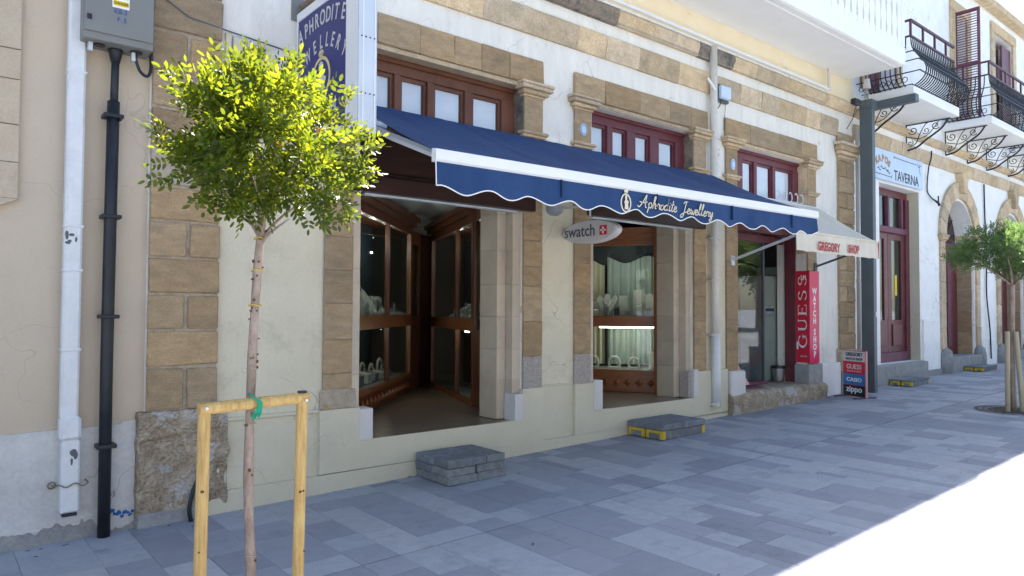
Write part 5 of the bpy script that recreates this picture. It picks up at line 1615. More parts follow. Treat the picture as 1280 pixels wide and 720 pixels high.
bx('cross', 'white_letter', o, SWX - .0385, SWX - .0365, -.675, -.605, 2.415, 2.435)
bx('cross', 'white_letter', o, SWX - .0385, SWX - .0365, -.65, -.63, 2.39, 2.460)
m = MB(); m.tube([(SWX + .02, -.40, 2.54), (SWX + .02, -.40, 2.72)], .012, 6); m.build('hanger', 'aluminium', o)
m = MB(); m.tube([(SWX + .02, -.40, 2.72), (SWX + .02, .0, 2.72)], .012, 6); m.build('hanger', 'aluminium', o)
# wall lamp under the awning
o = thing('wall_lamp', 'grey half round wall lamp under the awning between the shop openings', 'lamp', (5.32, -.1, 2.7))
m = MB()
pr = [(.0, .0), (.05, .005), (.085, .03), (.10, .075), (.10, .10)]
N_ = 16
vs = [(5.30 + r_ * 1.1 * math.cos(math.pi * i / N_) , -.0 - r_ * 1.2 * math.sin(math.pi * i / N_), 2.62 + z_) for r_, z_ in pr for i in range(N_ + 1)]
m.add(vs, [(k * (N_ + 1) + i, k * (N_ + 1) + i + 1, (k + 1) * (N_ + 1) + i + 1, (k + 1) * (N_ + 1) + i) for k in range(4) for i in range(N_)])
m.build('shade', 'display_grey', o, smooth=True)
bx('mount', 'cabinet_grey', o, 5.25, 5.35, -.03, 0, 2.64, 2.74, c=.004)

# ------------------------------------------------------------------ downpipe between shops, gutter run, alarm
o = thing('drainpipe', 'cream round drainpipe beside the second shop window', 'drainpipe', (8.2, 0, .2))
m = MB(); m.tube([(8.175, -.09, 5.17), (8.18, -.09, 4.0), (8.19, -.09, 2.0), (8.20, -.09, 1.25)], .052, 14); m.build('pipe', 'pipe_cream', o, smooth=True)
m = MB(); m.tube([(8.20, -.09, 1.26), (8.21, -.095, .30)], .060, 14); m.build('iron_pipe', 'pipe_white', o, smooth=True)
for z_ in (3.9, 2.55, 1.98, 1.25, .32):
    m = MB(); m.tube([(8.195, -.09, z_), (8.195, -.09, z_ + .035)], .067, 14); m.build('collar', 'pipe_cream', o, smooth=False)
    bx('strap', 'pipe_cream', o, 8.11, 8.28, -.10, 0, z_ + .008, z_ + .024)
o = thing('gutter_pipe', 'thin white pipe running along the top of the upper stone cornice', 'pipe', (8, -.1, 5.2))
m = MB(); m.tube([(4.8, -.13, 5.235), (8.1, -.13, 5.215), (8.25, -.13, 5.215), (11.33, -.13, 5.215)], .022, 8); m.build('pipe', 'white_metal', o)
m = MB(); m.tube([(11.34, -.13, 5.2), (11.34, -.12, 5.56)], .026, 8); m.build('riser', 'pipe_cream', o)
m = MB(); m.tube([(8.02, -.11, 4.70), (8.16, -.13, 4.56)], .02, 6); m.build('branch', 'white_metal', o)
o = thing('alarm_sounder', 'pale blue square alarm box on the wall beside the drainpipe', 'alarm', (8.48, -.05, 4.6))
bx('case', 'skyblue_board', o, 8.33, 8.56, -.12, -.055, 4.50, 4.68, c=.015)
bx('back_plate', 'steel_grey', o, 8.30, 8.59, -.055, -.0, 4.47, 4.71, c=.004)
m = MB(); m.tube([tuple(p) for p in smooth([Vector((8.40, -.06, 4.49)), Vector((8.38, -.04, 4.40)), Vector((8.30, -.03, 4.34)), Vector((8.27, -.02, 4.36))], 4)], .006, 6); m.build('wire', 'black_plastic', o)
m = MB(); m.tube([(8.52, -.05, 4.48), (8.53, -.01, 4.1)], .004, 5); m.build('wire', 'black_plastic', o)
for i, (x_, lab) in enumerate(((5.73, 'small pale blue round plate on the capital of the second window'), (8.70, 'small pale blue shield plate on the capital of the third window'))):
    o = thing('number_plate', lab, 'plate', (x_, -.04, 3.64))
    m = MB(); m.prism([(x_ - .055 * math.cos(R(t)), 3.64 + .07 * math.sin(R(t)) * (1.0 if i == 0 else 1.1)) for t in range(0, 360, 30)], lambda a, b, d: (a, d, b), -.052, -.036); m.build('plate', 'skyblue_board', o)
    m = MB(); ribbon(m, [(x_ - .045 * math.cos(R(t)), 3.64 + .055 * math.sin(R(t))) for t in range(0, 361, 30)], .006, lambda a, b, d: (a, -.052 - d, b)); m.build('rim', 'blue_letter', o)
# thin wires and iron hook on the taverna wall
o = thing('cable', 'black cable hanging from the cornice to an iron hook by the taverna sign', 'cable', (15.9, -.05, 4.2))
m = MB(); m.tube([tuple(p) for p in smooth([Vector((15.75, -.07, 4.86)), Vector((15.72, -.07, 4.7)), Vector((15.64, -.05, 4.5)), Vector((15.60, -.03, 4.1)), Vector((15.68, -.04, 3.95)), Vector((15.95, -.10, 3.80))], 5)], .013, 6); m.build('sheath', 'black_plastic', o)
m = MB(); m.tube([(15.9, -.02, 3.9), (15.93, -.12, 3.82), (15.99, -.13, 3.76)], .016, 6); m.tube([(15.93, -.12, 3.95), (15.93, -.12, 3.74)], .014, 6); m.build('hook', 'black_iron', o)
o = thing('cable', 'dark cable running down the white wall between the two stone arches', 'cable', (19.1, -.05, 2))
m = MB(); m.tube([tuple(p) for p in smooth([Vector((18.95, -.03, 4.55)), Vector((18.97, -.03, 3.8)), Vector((19.05, -.03, 3.0)), Vector((18.98, -.04, 2.0)), Vector((19.1, -.06, 1.2)), Vector((19.1, -.08, .5))], 5)], .016, 6); m.build('sheath', 'black_plastic', o)
o = thing('drainpipe', 'thin grey drainpipe beside the dark steel post', 'drainpipe', (12.42, -.08, .3))
m = MB(); m.tube([(12.45, -.07, 4.75), (12.45, -.07, .3)], .035, 10); m.build('pipe', 'pipe_cream', o, smooth=True)
for z_ in (4.3, 2.1, .9):
    m = MB(); m.tube([(12.45, -.07, z_), (12.45, -.07, z_ + .04)], .045, 10); m.build('collar', 'pipe_cream', o)
o = thing('security_camera', 'small dark camera on a bracket above the right stone pier', 'camera', (11.9, -.2, 5.1))
bx('body', 'black_plastic', o, 11.78, 11.98, -.36, -.26, 5.02, 5.12, c=.02)
m = MB(); m.tube([(11.9, -.30, 5.07), (12.15, -.12, 5.16), (12.25, 0, 5.16)], .015, 6); m.build('bracket', 'pipe_cream', o)
m = MB(); m.tube([(12.0, -.25, 5.02), (12.05, -.18, 4.85), (12.1, -.05, 4.7)], .007, 5); m.build('wire', 'black_plastic', o)
o = thing('lantern', 'small faded lantern on a curled bracket near the first black balcony', 'lantern', (12.4, -.3, 5.2))
for k in range(3):
    m = MB(); m.tube([(12.36 + a, -.28, 5.14 + k * .10 + b) for a, b in scroll_pts(0, 0, .09, 1.2, k * 1.5, 1, 14)], .011, 5); m.build('scroll', 'cement', o)
m = MB(); m.tube([(12.36, -.28, 5.40), (12.36, -.28, 5.56)], [.07, .05], 6); m.build('glass_case', 'silver_sign', o)
m = MB(); m.tube([(12.36, -.28, 5.2), (12.40, .0, 5.12)], .01, 5); m.build('arm', 'cement', o)

# ------------------------------------------------------------------ grey steel post and beam
o = thing('steel_post', 'tall dark grey steel post carrying a beam under the black balcony', 'post', (12.32, -.28, .22))
bx('post', 'steel_grey', o, 12.27, 12.385, -.40, -.19, .215, 5.03, c=.006)
bx('beam', 'steel_grey', o, 12.50, 12.64, -1.0, -.10, 5.06, 5.19, c=.006)
bx('beam', 'steel_grey', o, 12.27, 12.498, -.40, -.19, 5.06, 5.188, c=.006)
bx('post', 'steel_grey', o, 12.27, 12.385, -.40, -.19, 5.032, 5.058)
bx('handle', 'white_metal', o, 12.33, 12.35, -.412, -.401, 1.50, 1.58)
bx('foot_plate', 'steel_grey', o, 12.22, 12.43, -.45, -.15, .205, .222)

# ------------------------------------------------------------------ taverna sign
o = thing('taverna_sign', 'pale blue painted taverna signboard above the maroon door', 'sign', (14.2, -.05, 4.0))
bx('board', 'skyblue_board', o, 12.85, 15.33, -.055, -.022, 4.005, 4.57, c=.006)
YT = -.056
text('TAVERNA', .27, 'black_letter', (13.97, YT, 4.055), XF, o, sx=.95, bold=.003)
def line(pts, w_=.012, mt='black_letter'):
    m_ = MB(); ribbon(m_, pts, w_, lambda a, b, d: (a, YT - d, b)); m_.build('line', mt, o)
line([(13.98, 4.48), (15.0, 4.47)]); line([(13.98, 4.45), (13.98, 4.51)]); line([(15.15, 4.50), (15.15, 4.38), (15.2, 4.30)]); line([(15.05, 4.50), (15.12, 4.43), (15.25, 4.49)])
line([(13.1, 4.10), (13.84, 4.09)]); line([(13.84, 4.07), (13.88, 4.13)])
for i, ch in enumerate('KAPOS'):
    a = R(-58 + 29 * i)
    text(ch, .17, 'logo_brown', (13.50 + .27 * math.sin(a), YT, 4.21 + .13 * math.cos(a)), XF, o, align='CENTER', sx=1.0, rot=-math.degrees(a) * .55, bold=.010)
for k, (cx_, cz_) in enumerate(((13.32, 4.19), (13.45, 4.22), (13.60, 4.21), (13.72, 4.17))):
    line([(cx_ - .05, cz_), (cx_, cz_ + .03), (cx_ + .04, cz_ - .02), (cx_ + .09, cz_ - .01)], .02)

# ------------------------------------------------------------------ red watch brand panels on the pilaster
o = thing('red_panel_sign', 'red corner panel with tall white lettering wrapped round the watch shop pilaster', 'sign', (10.85, 0, .76))
bx('side_panel', 'red_board', o, 10.775, 10.789, -.045, .17, .77, 2.225)
bx('front_panel', 'red_board_pink', o, 10.775, 11.075, -.062, -.046, .76, 2.225)
# serif word reading upwards on the side panel
def serif_word():
    m_ = MB()
    H = .145     # letter height (towards the wall = up of the letter)
    def stroke(pts, w_): ribbon(m_, pts, w_, f)
    zc = [0]
    def f(a, b, d): return (10.7745 - d, -.012 + b * H, zc[0] + a)
    T, t = .042, .014      # thick, thin in metres along a ; across b they scale
    # helper works in units: a metres along the word, b 0..1 letter height
    def vs_(a, b0, b1, w_):
        m_.add([f(a - w_ / 2, b0, .002), f(a + w_ / 2, b0, .002), f(a + w_ / 2, b1, .002), f(a - w_ / 2, b1, .002)], [(0, 1, 2, 3)])
    def hs_2(a0, a1, b, w_):
        m_.add([f(a0, b - w_ / 2, .002), f(a1, b - w_ / 2, .002), f(a1, b + w_ / 2, .002), f(a0, b + w_ / 2, .002)], [(0, 1, 2, 3)])
    def arcs(cx_, cy_, rx, ry, a0, a1, wt, wn):
        n_ = 16; prev_ = None
        for i in range(n_ + 1):
            t_ = R(a0 + (a1 - a0) * i / n_)
            w_ = wn + (wt - wn) * abs(math.cos(t_))
            o_ = (cx_ + (rx + w_ / 2) * math.cos(t_), cy_ + (ry + .04) * math.sin(t_)); i_ = (cx_ + (rx - w_ / 2) * math.cos(t_), cy_ + (ry - .04) * math.sin(t_))
            if prev_: m_.add([f(*prev_[0], .002), f(*o_, .002), f(*i_, .002), f(*prev_[1], .002)], [(0, 1, 2, 3)])
            prev_ = (o_, i_)
    W_ = .19; step = .245; z0_ = 1.02
    # G
    zc[0] = z0_; arcs(W_ / 2, .5, W_ / 2, .46, 45, 325, .034, .01); vs_(W_ * .86, .08, .45, .03); hs_2(W_ * .62, W_ * 1.05, .46, .05); vs_(W_ * .88, .7, .92, .012)
    # U
    zc[0] = z0_ + step; vs_(.035, .3, 1, .034); vs_(W_ - .02, .3, 1, .014); hs_2(0, .07, .98, .05); hs_2(W_ - .05, W_ + .01, .98, .05); arcs((W_ + .015) / 2, .32, (W_ - .055) / 2, .28, 180, 360, .03, .012)
    # E
    zc[0] = z0_ + 2 * step; vs_(.04, .02, .98, .034); hs_2(0, W_ * .85, .97, .05); hs_2(0, W_ * .9, .03, .05); hs_2(.04, W_ * .6, .52, .05); vs_(W_ * .86, .78, .98, .012); vs_(W_ * .9, .02, .24, .012); vs_(W_ * .6, .42, .62, .01)
    for q_ in (3, 4):
        zc[0] = z0_ + q_ * step - .01 * (q_ - 3)
        n_ = 22; prev_ = None
        cp = smooth([Vector(p) for p in ((.135, .80), (.09, .97), (.03, .86), (.03, .66), (.085, .52), (.14, .36), (.13, .12), (.07, .02), (.015, .2))], 4)
        ribbon(m_, [(p.x, p.y) for p in cp], .03, lambda a, b, d: f(a, b, d))
    return m_
wm = serif_word(); wm.build('lettering', 'white_letter', o)
text('WATCHES', .03, 'white_letter', (10.774, .10, .86), XL, o, sx=.8)
for k in range(3):
    bx('stripe', 'white_letter', o, 10.772, 10.7745, -.0 + k * .035, .012 + k * .035, 2.08, 2.16)
zz_ = 1.86
for ch in 'WATCH SHOP':
    if ch != ' ':
        text(ch, .135, 'white_letter', (10.925, -.0625, zz_), XF, o, align='CENTER', sx=.95, bold=.005)
        zz_ -= .118
    else: zz_ -= .06
bx('small_panel', 'white_metal', o, 10.772, 10.774, .13, .16, .98, 1.1)

# ------------------------------------------------------------------ pavement board sign
pa, pb = Vector((11.60, -.19, 0)), Vector((11.43, -.63, 0))
o = thing('pavement_sign', 'tall pavement board with four coloured watch brand panels beside the steel post', 'sign', ((pa.x + pb.x) / 2, (pa.y + pb.y) / 2, .215))
tv = (pb - pa).normalized(); nv_ = Vector((tv.y, -tv.x, 0)); LB_ = (pb - pa).length
nv_ = -nv_ if nv_.x > 0 else nv_
def BP(u, v, z_): return tuple(pa + tv * u + nv_ * v + Vector((0, 0, z_)))
def bpart(nm, mt, u0, u1, v0, v1, z0, z1, par=o):
    mm = MB(); vs = [BP(u, v, z_) for z_ in (z0, z1) for (u, v) in ((u0, v0), (u1, v0), (u1, v1), (u0, v1))]
    mm.add(vs, [(0, 3, 2, 1), (4, 5, 6, 7), (0, 1, 5, 4), (1, 2, 6, 5), (2, 3, 7, 6), (3, 0, 4, 7)]); return mm.build(nm, mt, par)
bpart('board', 'red_board', 0, LB_, -.02, .0, .225, .955)
bpart('edge', 'pink_board', LB_ - .012, LB_ + .012, -.022, .004, .225, .957)
bpart('panel', 'board_grey', .006, LB_ - .016, .001, .006, .785, .947)
bpart('panel', 'red_board', .006, LB_ - .016, .001, .006, .592, .772)
bpart('panel', 'casio_blue', .006, LB_ - .016, .001, .006, .412, .582)
bpart('panel', 'zippo_black', .006, LB_ - .016, .001, .006, .232, .402)
AXB = (tv, Vector((0, 0, 1)))
c_ = LB_ / 2
text('GREGORY', .078, 'black_letter', BP(c_, .007, .872), AXB, o, align='CENTER', sx=.98, bold=.0025)
text('WATCH SHOP', .055, 'black_letter', BP(c_, .007, .805), AXB, o, align='CENTER', sx=.98, bold=.0015)
text('GUESS', .105, 'white_letter', BP(c_, .007, .665), AXB, o, align='CENTER', sx=1.05)
text('WATCHES', .03, 'white_letter', BP(c_, .007, .618), AXB, o, align='CENTER', sx=1.9, space=1.2)
text('CASIO', .085, 'white_letter', BP(c_, .007, .465), AXB, o, align='CENTER', sx=1.28, bold=.002)
text('zippo', .13, 'white_letter', BP(c_, .007, .30), AXB, o, align='CENTER', sx=1.15, bold=.003)
for u in (.02, LB_ - .04):
    bpart('foot', 'steel_grey', u, u + .03, -.22, .22, .212, .232)

# ------------------------------------------------------------------ stacks of paving blocks used as steps
def block(x0, x1, y0, y1, z0, z1, label, grp, yellow=0, slope=True):
    o = thing('paving_block', label, 'paving block', ((x0 + x1) / 2, (y0 + y1) / 2, z0), grp)
    bx('block', 'block_grey', o, x0 + .002, x1 - .002, y0 + .002, y1 - .002, z0 + .001, z1 - .001, c=.008, j=.0025)
    return o
def stack(x0, x1, y0, y1, zb, layers, h, where, grp, split):
    n_ = 0
    for L_ in range(layers):
        z0 = zb + L_ * h
        lay = ['bottom', 'middle', 'top'][L_ if layers == 3 else (0, 2)[L_]]
        jx, jy = random.uniform(-.012, .012), random.uniform(-.012, .012)
        for nm, (a, b, c, d) in split[L_].items():
            block(x0 + (x1 - x0) * a + jx, x0 + (x1 - x0) * b + jx, y0 + (y1 - y0) * c + jy, y0 + (y1 - y0) * d + jy, z0, z0 + h,
                  'grey block, %s layer, %s, stack %s' % (lay, nm, where), grp)
S1 = [{'left street corner': (0, .5, 0, .5), 'left wall corner': (0, .5, .5, 1), 'right street corner': (.5, 1, 0, .5), 'right wall corner': (.5, 1, .5, 1)},
      {'left street corner': (0, .48, 0, .5), 'left wall corner': (0, .48, .5, 1), 'right street corner': (.5, 1, 0, .5), 'right wall corner': (.5, 1, .5, 1)},
      {'front': (0, .66, 0, .45), 'back left': (0, .66, .45, 1), 'right': (.66, 1, 0, 1)}]
stack(3.52, 4.16, -.60, -.07, gz(3.84), 3, .073, 'below the jewellery entrance', 'grey paving blocks stacked as a step at the shop entrance', S1)
S2 = [{'left street corner': (0, .33, 0, 1), 'middle': (.34, .66, 0, 1), 'right street corner': (.67, 1, 0, 1)},
      {'front left': (0, .45, 0, .5), 'back left': (0, .45, .5, 1), 'right': (.46, 1, 0, 1)}]
def slab_step(x0, x1, y0, y1, h1, h2, where, grp):
    zb = gz((x0 + x1) / 2)
    m1 = (y0 + y1) / 2
    def yb(lab, a, b, c, d):
        o = thing('paving_block', lab, 'paving block', ((a + b) / 2, (c + d) / 2, zb), grp)
        bx('block', 'block_grey', o, a + .002, b - .002, c + .002, d - .002, zb + .001, zb + h1 - .001, c=.008, j=.002)
        # yellow corner brackets painted on the block's left end
        for (e, f_) in ((c + .006, c + .045), (d - .045, d - .006)):
            bx('yellow_corner', 'yellow_paint', o, a - .003, a + .10, e, f_, zb + .004, zb + h1 - .004, c=.004)
        bx('yellow_corner', 'yellow_paint', o, a - .004, a + .0015, c + .046, d - .046, zb + h1 - .035, zb + h1 - .005)
        bx('yellow_corner', 'yellow_paint', o, a + .0, a + .05, c - .0035, c + .001, zb + .006, zb + h1 - .006)
        bx('yellow_corner', 'yellow_paint', o, b - .05, b + .003, c - .0035, c + .001, zb + .006, zb + h1 - .006)
    yb('yellow cornered grey block, street side of the %s' % where, x0, x1, y0, m1 - .01)
    yb('yellow cornered grey block, wall side of the %s' % where, x0, x1, m1 + .01, y1)
    xm = x0 + (x1 - x0) * .5
    for nm, (a, b, c, d) in {'front left': (x0 - .01, xm, y0 - .01, m1), 'back left': (x0 - .01, xm, m1, y1), 'front right': (xm, x1 + .01, y0 - .01, m1), 'back right': (xm, x1 + .01, m1, y1)}.items():
        o = thing('paving_block', 'plain grey slab, %s, atop the %s' % (nm, where), 'paving block', ((a + b) / 2, (c + d) / 2, zb + h1), grp)
        bx('block', 'block_grey', o, a + .002, b - .002, c + .002, d - .002, zb + h1 + .001, zb + h1 + h2 - .001, c=.008, j=.002)
slab_step(6.46, 7.25, -.58, -.07, .105, .07, 'low stack under the second window', 'blocks of the stack under the second window')
slab_step(13.5, 14.3, -.50, -.13, .085, .03, 'low stack by the taverna door', 'blocks of the stack by the taverna door')
slab_step(17.16, 18.05, -.50, -.15, .075, .03, 'low stack by the first stone arch', 'blocks of the stack by the stone arch')

# ------------------------------------------------------------------ trees
def crown(name, parent, c, rx, rz, n, leaf, mt, seed, asym=None, blobs=22, lean=None):
    r_ = random.Random(seed)
    m_ = MB()
    cl = []
    for i in range(blobs):
        while True:
            p = Vector((r_.uniform(-1, 1), r_.uniform(-1, 1), r_.uniform(-1, 1)))
            if .35 < p.length < .92: break
        cl.append((Vector((p.x * rx, p.y * rx, p.z * rz * (1 if p.z > 0 else .85))), r_.uniform(.20, .36) * rx))
    for ex in (asym or []): cl.append((Vector(ex[:3]), ex[3]))
    cl += [(Vector((0, 0, 0)), .42 * rx), (Vector((.25 * rx, -.2 * rx, -.2 * rz)), .34 * rx), (Vector((-.25 * rx, .1 * rx, -.1 * rz)), .34 * rx)]
    wts = [q[1] ** 1.7 for q in cl]
    vs, fs = [], []
    for i in range(n):
        b, br = r_.choices(cl, wts)[0]
        d = Vector((r_.gauss(0, 1), r_.gauss(0, 1), r_.gauss(0, 1))).normalized()
        p = b + Vector((d.x, d.y, d.z * .8)) * br * (r_.random() ** .5)
        out = (p.normalized() + d * .6 + Vector((0, 0, .25))).normalized()
        side = out.cross(Vector((r_.uniform(-1, 1), r_.uniform(-1, 1), r_.uniform(-1, 1)))).normalized()
        up_ = out.cross(side).normalized()
        nl = r_.choice((3, 5, 5, 7))
        L_ = leaf * r_.uniform(.75, 1.25)
        stem = L_ * .62
        for k in range(nl):
            pos = (k // 2 + 1) if k < nl - 1 else (nl - 1) // 2 + 1
            base = c + p + out * stem * pos
            if k < nl - 1: dr = (out * .55 + side * (1 if k % 2 else -1)).normalized()
            else: dr = out
            wv = dr.cross(up_).normalized() * L_ * .23
            dp = up_ * L_ * r_.uniform(-.25, .1)
            q = len(vs)
            a1 = base + dr * L_ * .3; a2 = base + dr * L_ * .72
            vs += [tuple(base), tuple(a1 + wv * .9), tuple(a2 + wv * .85 + dp * .5), tuple(base + dr * L_ + dp), tuple(a2 - wv * .85 + dp * .5), tuple(a1 - wv * .9)]
            fs.append((q, q + 1, q + 2, q + 3, q + 4, q + 5))
    m_.add(vs, fs)
    base_ = WL[parent.name]
    me = bpy.data.meshes.new(name)
    me.from_pydata([(v[0] - base_.x, v[1] - base_.y, v[2] - base_.z) for v in m_.v], [], m_.f)
    me.materials.append(MATS[mt])
    o = link(name, me, parent, base_); o['kind'] = 'stuff'
    return cl
T1 = Vector((1.02, -2.85, gz(1.02)))
t1 = thing('young_tree', 'young street tree with sunlit yellow green crown tied to a wooden frame', 'tree', T1)
tr = [T1 + Vector((.0, 0, 0)), T1 + Vector((.004, 0, .5)), T1 + Vector((-.012, 0, .9)), T1 + Vector((-.004, 0, 1.4)), T1 + Vector((.012, 0, 1.75)), T1 + Vector((.028, 0, 1.97))]
tr = smooth(tr, 4)
m = MB(); m.tube(tr, [.0205 - .005 * i / len(tr) + .0014 * math.sin(i * 1.7) for i in range(len(tr))], 10); m.build('trunk', 'bark', t1, smooth=True)
CC = T1 + Vector((.035, 0, 2.26))
m = MB(); m.tube(smooth([tr[-1], tr[-1] + Vector((.0, .0, .12)), tr[-1] + Vector((.05, 0, .25)), tr[-1] + Vector((.03, .02, .42))], 4), [.0155, .015, .0145, .014, .0135, .013, .012, .011, .009, .007, .006, .005, .004], 8); m.build('branch', 'bark', t1, smooth=True)
rb = random.Random(5)
for i in range(11):
    a = i * 2.4; e = rb.uniform(.3, 1.2); L_ = rb.uniform(.16, .30)
    p0 = tr[-1] - Vector((0, 0, rb.uniform(0, .12)))
    p1 = p0 + Vector((math.cos(a) * L_ * .35, math.sin(a) * L_ * .35, L_ * .45 * e))
    p2 = p0 + Vector((math.cos(a) * L_, math.sin(a) * L_, L_ * e))
    m = MB(); m.tube(smooth([p0, p1, p2], 4), [.009, .008, .007, .006, .005, .0045, .004, .003, .002], 6); m.build('branch', 'bark', t1, smooth=True)
crown('crown', t1, CC, .30, .24, 2150, .030, 'leaf', 3, asym=[(0.405, -0.1, -0.06, 0.03), (0.414, -0.08, 0.06, 0.03), (0.352, 0, 0.1, 0.04), (-0.37, 0, -0.02, 0.035), (-0.352, -0.05, -0.17, 0.04), (-0.317, 0, 0.2, 0.035), (-0.044, 0, 0.33, 0.03), (0.106, 0, 0.32, 0.035), (-0.176, 0, 0.29, 0.035), (0.264, -0.1, 0.22, 0.04), (0.282, -0.12, -0.26, 0.035), (0.158, -0.15, -0.29, 0.035), (-0.106, -0.1, -0.28, 0.04), (-0.229, -0.1, -0.24, 0.04), (0.317, -0.05, -0.08, 0.07), (0.37, -0.08, 0.02, 0.05), (-0.29, 0, -0.1, 0.07), (0.229, -0.1, -0.18, 0.09), (-0.264, -0.1, 0.1, 0.09), (-0.088, 0, 0.24, 0.09), (-0.194, 0.05, 0.18, 0.08), (0.044, 0, 0.24, 0.09), (0.176, 0, 0.17, 0.1), (0.0, -0.12, -0.2, 0.12), (0.106, -0.15, -0.18, 0.12), (-0.123, -0.12, -0.2, 0.11), (0.0, -0.25, -0.05, 0.12), (-0.176, -0.2, -0.08, 0.12)], blobs=26)
crown('new_shoots', t1, CC, .30, .24, 40, .013, 'leaf_red', 12, blobs=9)
for i in range(30):
    p = tr[rb.randrange(4, len(tr) - 1)]; a = rb.uniform(math.pi * 1.05, math.pi * 1.95); q = p + Vector((.021 * math.cos(a), .021 * math.sin(a), rb.uniform(-.05, .05)))
    m = MB(); m.tube([q - Vector((math.cos(a), math.sin(a), 0)) * .004, q + Vector((math.cos(a), math.sin(a), 0)) * .0022], rb.uniform(.003, .007), 6); m.build('bark_scar', 'knot', t1)
# ties
for z_, mt in ((1.88, 'yellow_tie'), (1.75, 'yellow_tie'), (1.61, 'yellow_tie'), (1.36, 'mortar'), (1.14, 'mortar'), (.62, 'mortar')):
    tt_ = min(tr, key=lambda p: abs(p.z - z_))
    m = MB(); m.tube([tt_ + Vector((.024 * math.cos(t), .024 * math.sin(t), (z_ - tt_.z) + .003 * math.sin(t * 2))) for t in [i * .6 for i in range(12)]], .0022 if mt != 'mortar' else .0012, 5)
    m.build('tie', mt, t1)
FR = thing('tree_support', 'round pine stake frame with crossbar around the young tree trunk', 'tree support', (1.02, -2.91, 0))
FY = -2.915
for x_, lean in ((.818, -.012), (1.198, -.012)):
    m = MB(); m.tube([(x_ + lean * 1.2, FY, gz(x_) - .05), (x_ + lean * .5, FY, .7), (x_, FY, 1.225)], [.0235, .023, .0225], 14); m.build('post', 'pine', FR, smooth=False)
m = MB(); m.tube([(.795, FY - .005, 1.222), (1.02, FY - .003, 1.229), (1.222, FY, 1.236)], .0225, 14); m.build('crossbar', 'pine', FR, smooth=False)
for x_, z_, r_ in ((.808, .92, .007), (.812, .45, .005), (1.186, .86, .006), (1.199, .862, .005), (1.19, .40, .006), (.80, .70, .004), (1.205, .62, .004), (1.182, .38, .004)):
    m = MB(); m.tube([(x_, FY - .0215, z_), (x_, FY - .0245, z_)], r_, 8, squash=.8); m.build('knot', 'knot', FR)
for x_ in (.818, 1.205):
    m = MB(); m.tube([(x_, FY - .026, 1.226), (x_, FY - .031, 1.226)], .006, 8); m.build('screw', 'aluminium', FR)
m = MB(); m.tube([(1.198, FY, 1.255), (1.198, FY, 1.262)], .02, 8); m.build('cap', 'velvet', FR)
tb = thing('tree_tie', 'green plastic tie knotted round the tree trunk and the crossbar', 'tie', (1.0, -2.9, 1.22))
m = MB()
for k in range(5):
    m.tube(smooth([Vector((.998 + .005 * k - .01, FY - .028, 1.255 - .003 * k)), Vector((1.008 + .003 * k, FY - .034, 1.23)), Vector((.995 + .006 * k, FY - .030, 1.195)), Vector((.985 + .008 * k, FY - .01, 1.18 - .006 * (k % 3)))], 4), .0035, 5)
m.tube(smooth([Vector((.99, FY - .02, 1.25)), Vector((.985, FY - .01, 1.268)), Vector((1.01, FY + .08, 1.25)), Vector((1.04, FY + .03, 1.24)), Vector((1.02, FY - .02, 1.25))], 4), .0035, 5)
m.tube([(1.0, FY - .03, 1.2), (.983, FY - .035, 1.165)], .0025, 4); m.tube([(1.01, FY - .03, 1.2), (1.005, FY - .04, 1.17)], .0025, 4)
m.build('strap', 'green_tie', tb)
# second tree
T2 = Vector((11.74, -2.5, gz(11.74)))
t2 = thing('young_tree', 'distant young street tree with a flat green crown at the right edge', 'tree', T2)
m = MB(); m.tube(smooth([T2, T2 + Vector((-.01, 0, .7)), T2 + Vector((.02, 0, 1.3)), T2 + Vector((.06, 0, 1.9))], 4), .034, 8); m.build('trunk', 'bark', t2, smooth=True)
for i in range(9):
    a = i * 2.4; p0 = T2 + Vector((.05, 0, 1.75)); L_ = .5 + .2 * (i % 2)
    m = MB(); m.tube([p0, p0 + Vector((math.cos(a) * L_ * .5, math.sin(a) * L_ * .5, .25)), p0 + Vector((math.cos(a) * L_, math.sin(a) * L_, .35))], [.02, .012, .006], 6); m.build('branch', 'bark', t2, smooth=True)
crown('crown', t2, T2 + Vector((0.02, 0, 2.2)), .62, .33, 3800, .032, 'leaf_far', 9, asym=[(-.45, .45, 0, .2), (-.5, .4, -.1, .2), (.4, -.3, .0, .3), (.0, .1, .3, .2), (-.2, .3, .24, .2)], blobs=34)
for i, (dx, dy, tx, ty, lab) in enumerate(((-.16, .02, -.13, .02, 'leftmost'), (-.02, -.12, -.05, -.06, 'middle'), (.13, .02, .02, .02, 'rightmost'))):
    o = thing('tree_stake', 'pale round stake leaning against the far tree trunk, %s of the three' % lab, 'tree stake', T2 + Vector((dx, dy, 0)), 'stakes round the far tree')
    m = MB(); a = T2 + Vector((dx, dy, -.02)); b = T2 + Vector((tx, ty, 1.10)); m.tube([a, b], .032, 12); m.build('pole', 'stake_grey', o)
    m = MB(); m.tube([b, b + Vector((0, 0, .004))], .030, 12); m.build('cut_end', 'mortar', o)
gt = thing('tree_grate', 'round iron tree grate set in the pavement under the far tree', 'tree grate', T2)
def ring_(r0, r1, z_, n_=40):
    vs = []; fs = []
    for i in range(n_):
        a = 2 * math.pi * i / n_
        for r in (r0, r1):
            xx = T2.x + r * math.cos(a); vs.append((xx, T2.y + r * math.sin(a), gz(xx) + z_))
    for i in range(n_):
        j = (i + 1) % n_
        fs.append((2 * i, 2 * i + 1, 2 * j + 1, 2 * j))
    return vs, fs
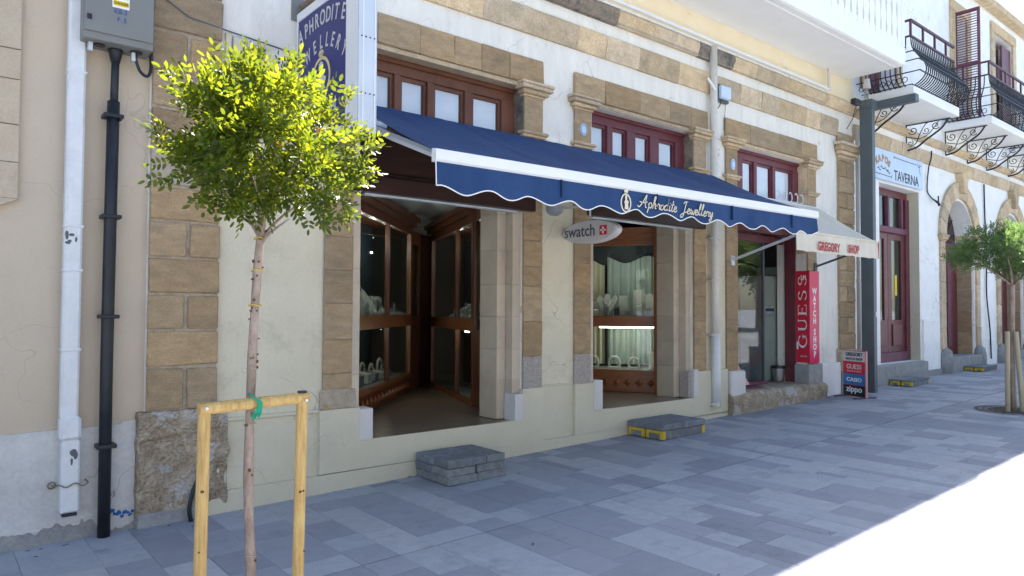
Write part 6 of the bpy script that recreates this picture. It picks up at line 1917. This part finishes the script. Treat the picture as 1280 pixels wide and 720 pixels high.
m = MB(); m.add(*ring_(.01, .30, .003)); m.build('soil', 'soil', gt)
for r0, r1 in ((.42, .46), (.34, .365), (.24, .27)):
    m = MB(); m.add(*ring_(r0, r1, .009)); m.build('ring', 'grate_iron', gt)
for i in range(24):
    a = 2 * math.pi * i / 24; m = MB(); d_ = Vector((math.cos(a), math.sin(a), 0)); s_ = Vector((-d_.y, d_.x, 0)) * .012
    q = [d_ * .25 - s_, d_ * .45 - s_, d_ * .45 + s_, d_ * .25 + s_]
    m.add([(T2.x + p.x, T2.y + p.y, gz(T2.x + p.x) + .012) for p in q], [(0, 1, 2, 3)]); m.build('bar', 'grate_iron', gt)

for i, (x_, y_) in enumerate(((19, -12.5), (26, -13), (33, -13.5), (12, -13))):
    P0 = Vector((x_, y_, gz(x_)))
    o = thing('street_tree', 'large dark street tree across the street, %s along the row' % ['second', 'third', 'fourth', 'first'][i], 'tree', P0, 'trees across the street')
    m = MB(); m.tube([P0, P0 + Vector((0, 0, 1.5)), P0 + Vector((.1, 0, 3))], [.2, .16, .12], 8); m.build('trunk', 'bark', o)
    crown('crown', o, P0 + Vector((0, 0, 3.9)), 3.2, 2.0, 3000, .2, 'leaf_far', 30 + i, blobs=20)

rd = random.Random(77)
m = MB()
for i in range(150):
    x_, y_ = rd.uniform(.5, 14), (rd.uniform(-.12, -.06) if rd.random() < .45 else rd.uniform(-3.4, -.2))
    if 1.1 < x_ and y_ > -.06: y_ = -.08
    a = rd.uniform(0, 6.28); L_ = rd.uniform(.006, .022); z_ = gz(x_) + .004
    c_, s_ = math.cos(a) * L_, math.sin(a) * L_
    m.add([(x_ - c_, y_ - s_, z_), (x_ + s_ * .4, y_ - c_ * .4, z_ + .003), (x_ + c_, y_ + s_, z_ + .001), (x_ - s_ * .4, y_ + c_ * .4, z_ + .004)], [(0, 1, 2, 3)])
m.build('litter_specks', 'knot', None, kind='stuff')
o = bpy.data.objects['litter_specks']; o['label'] = 'small dry leaf and dirt specks scattered on the grey pavement'; o['category'] = 'litter'
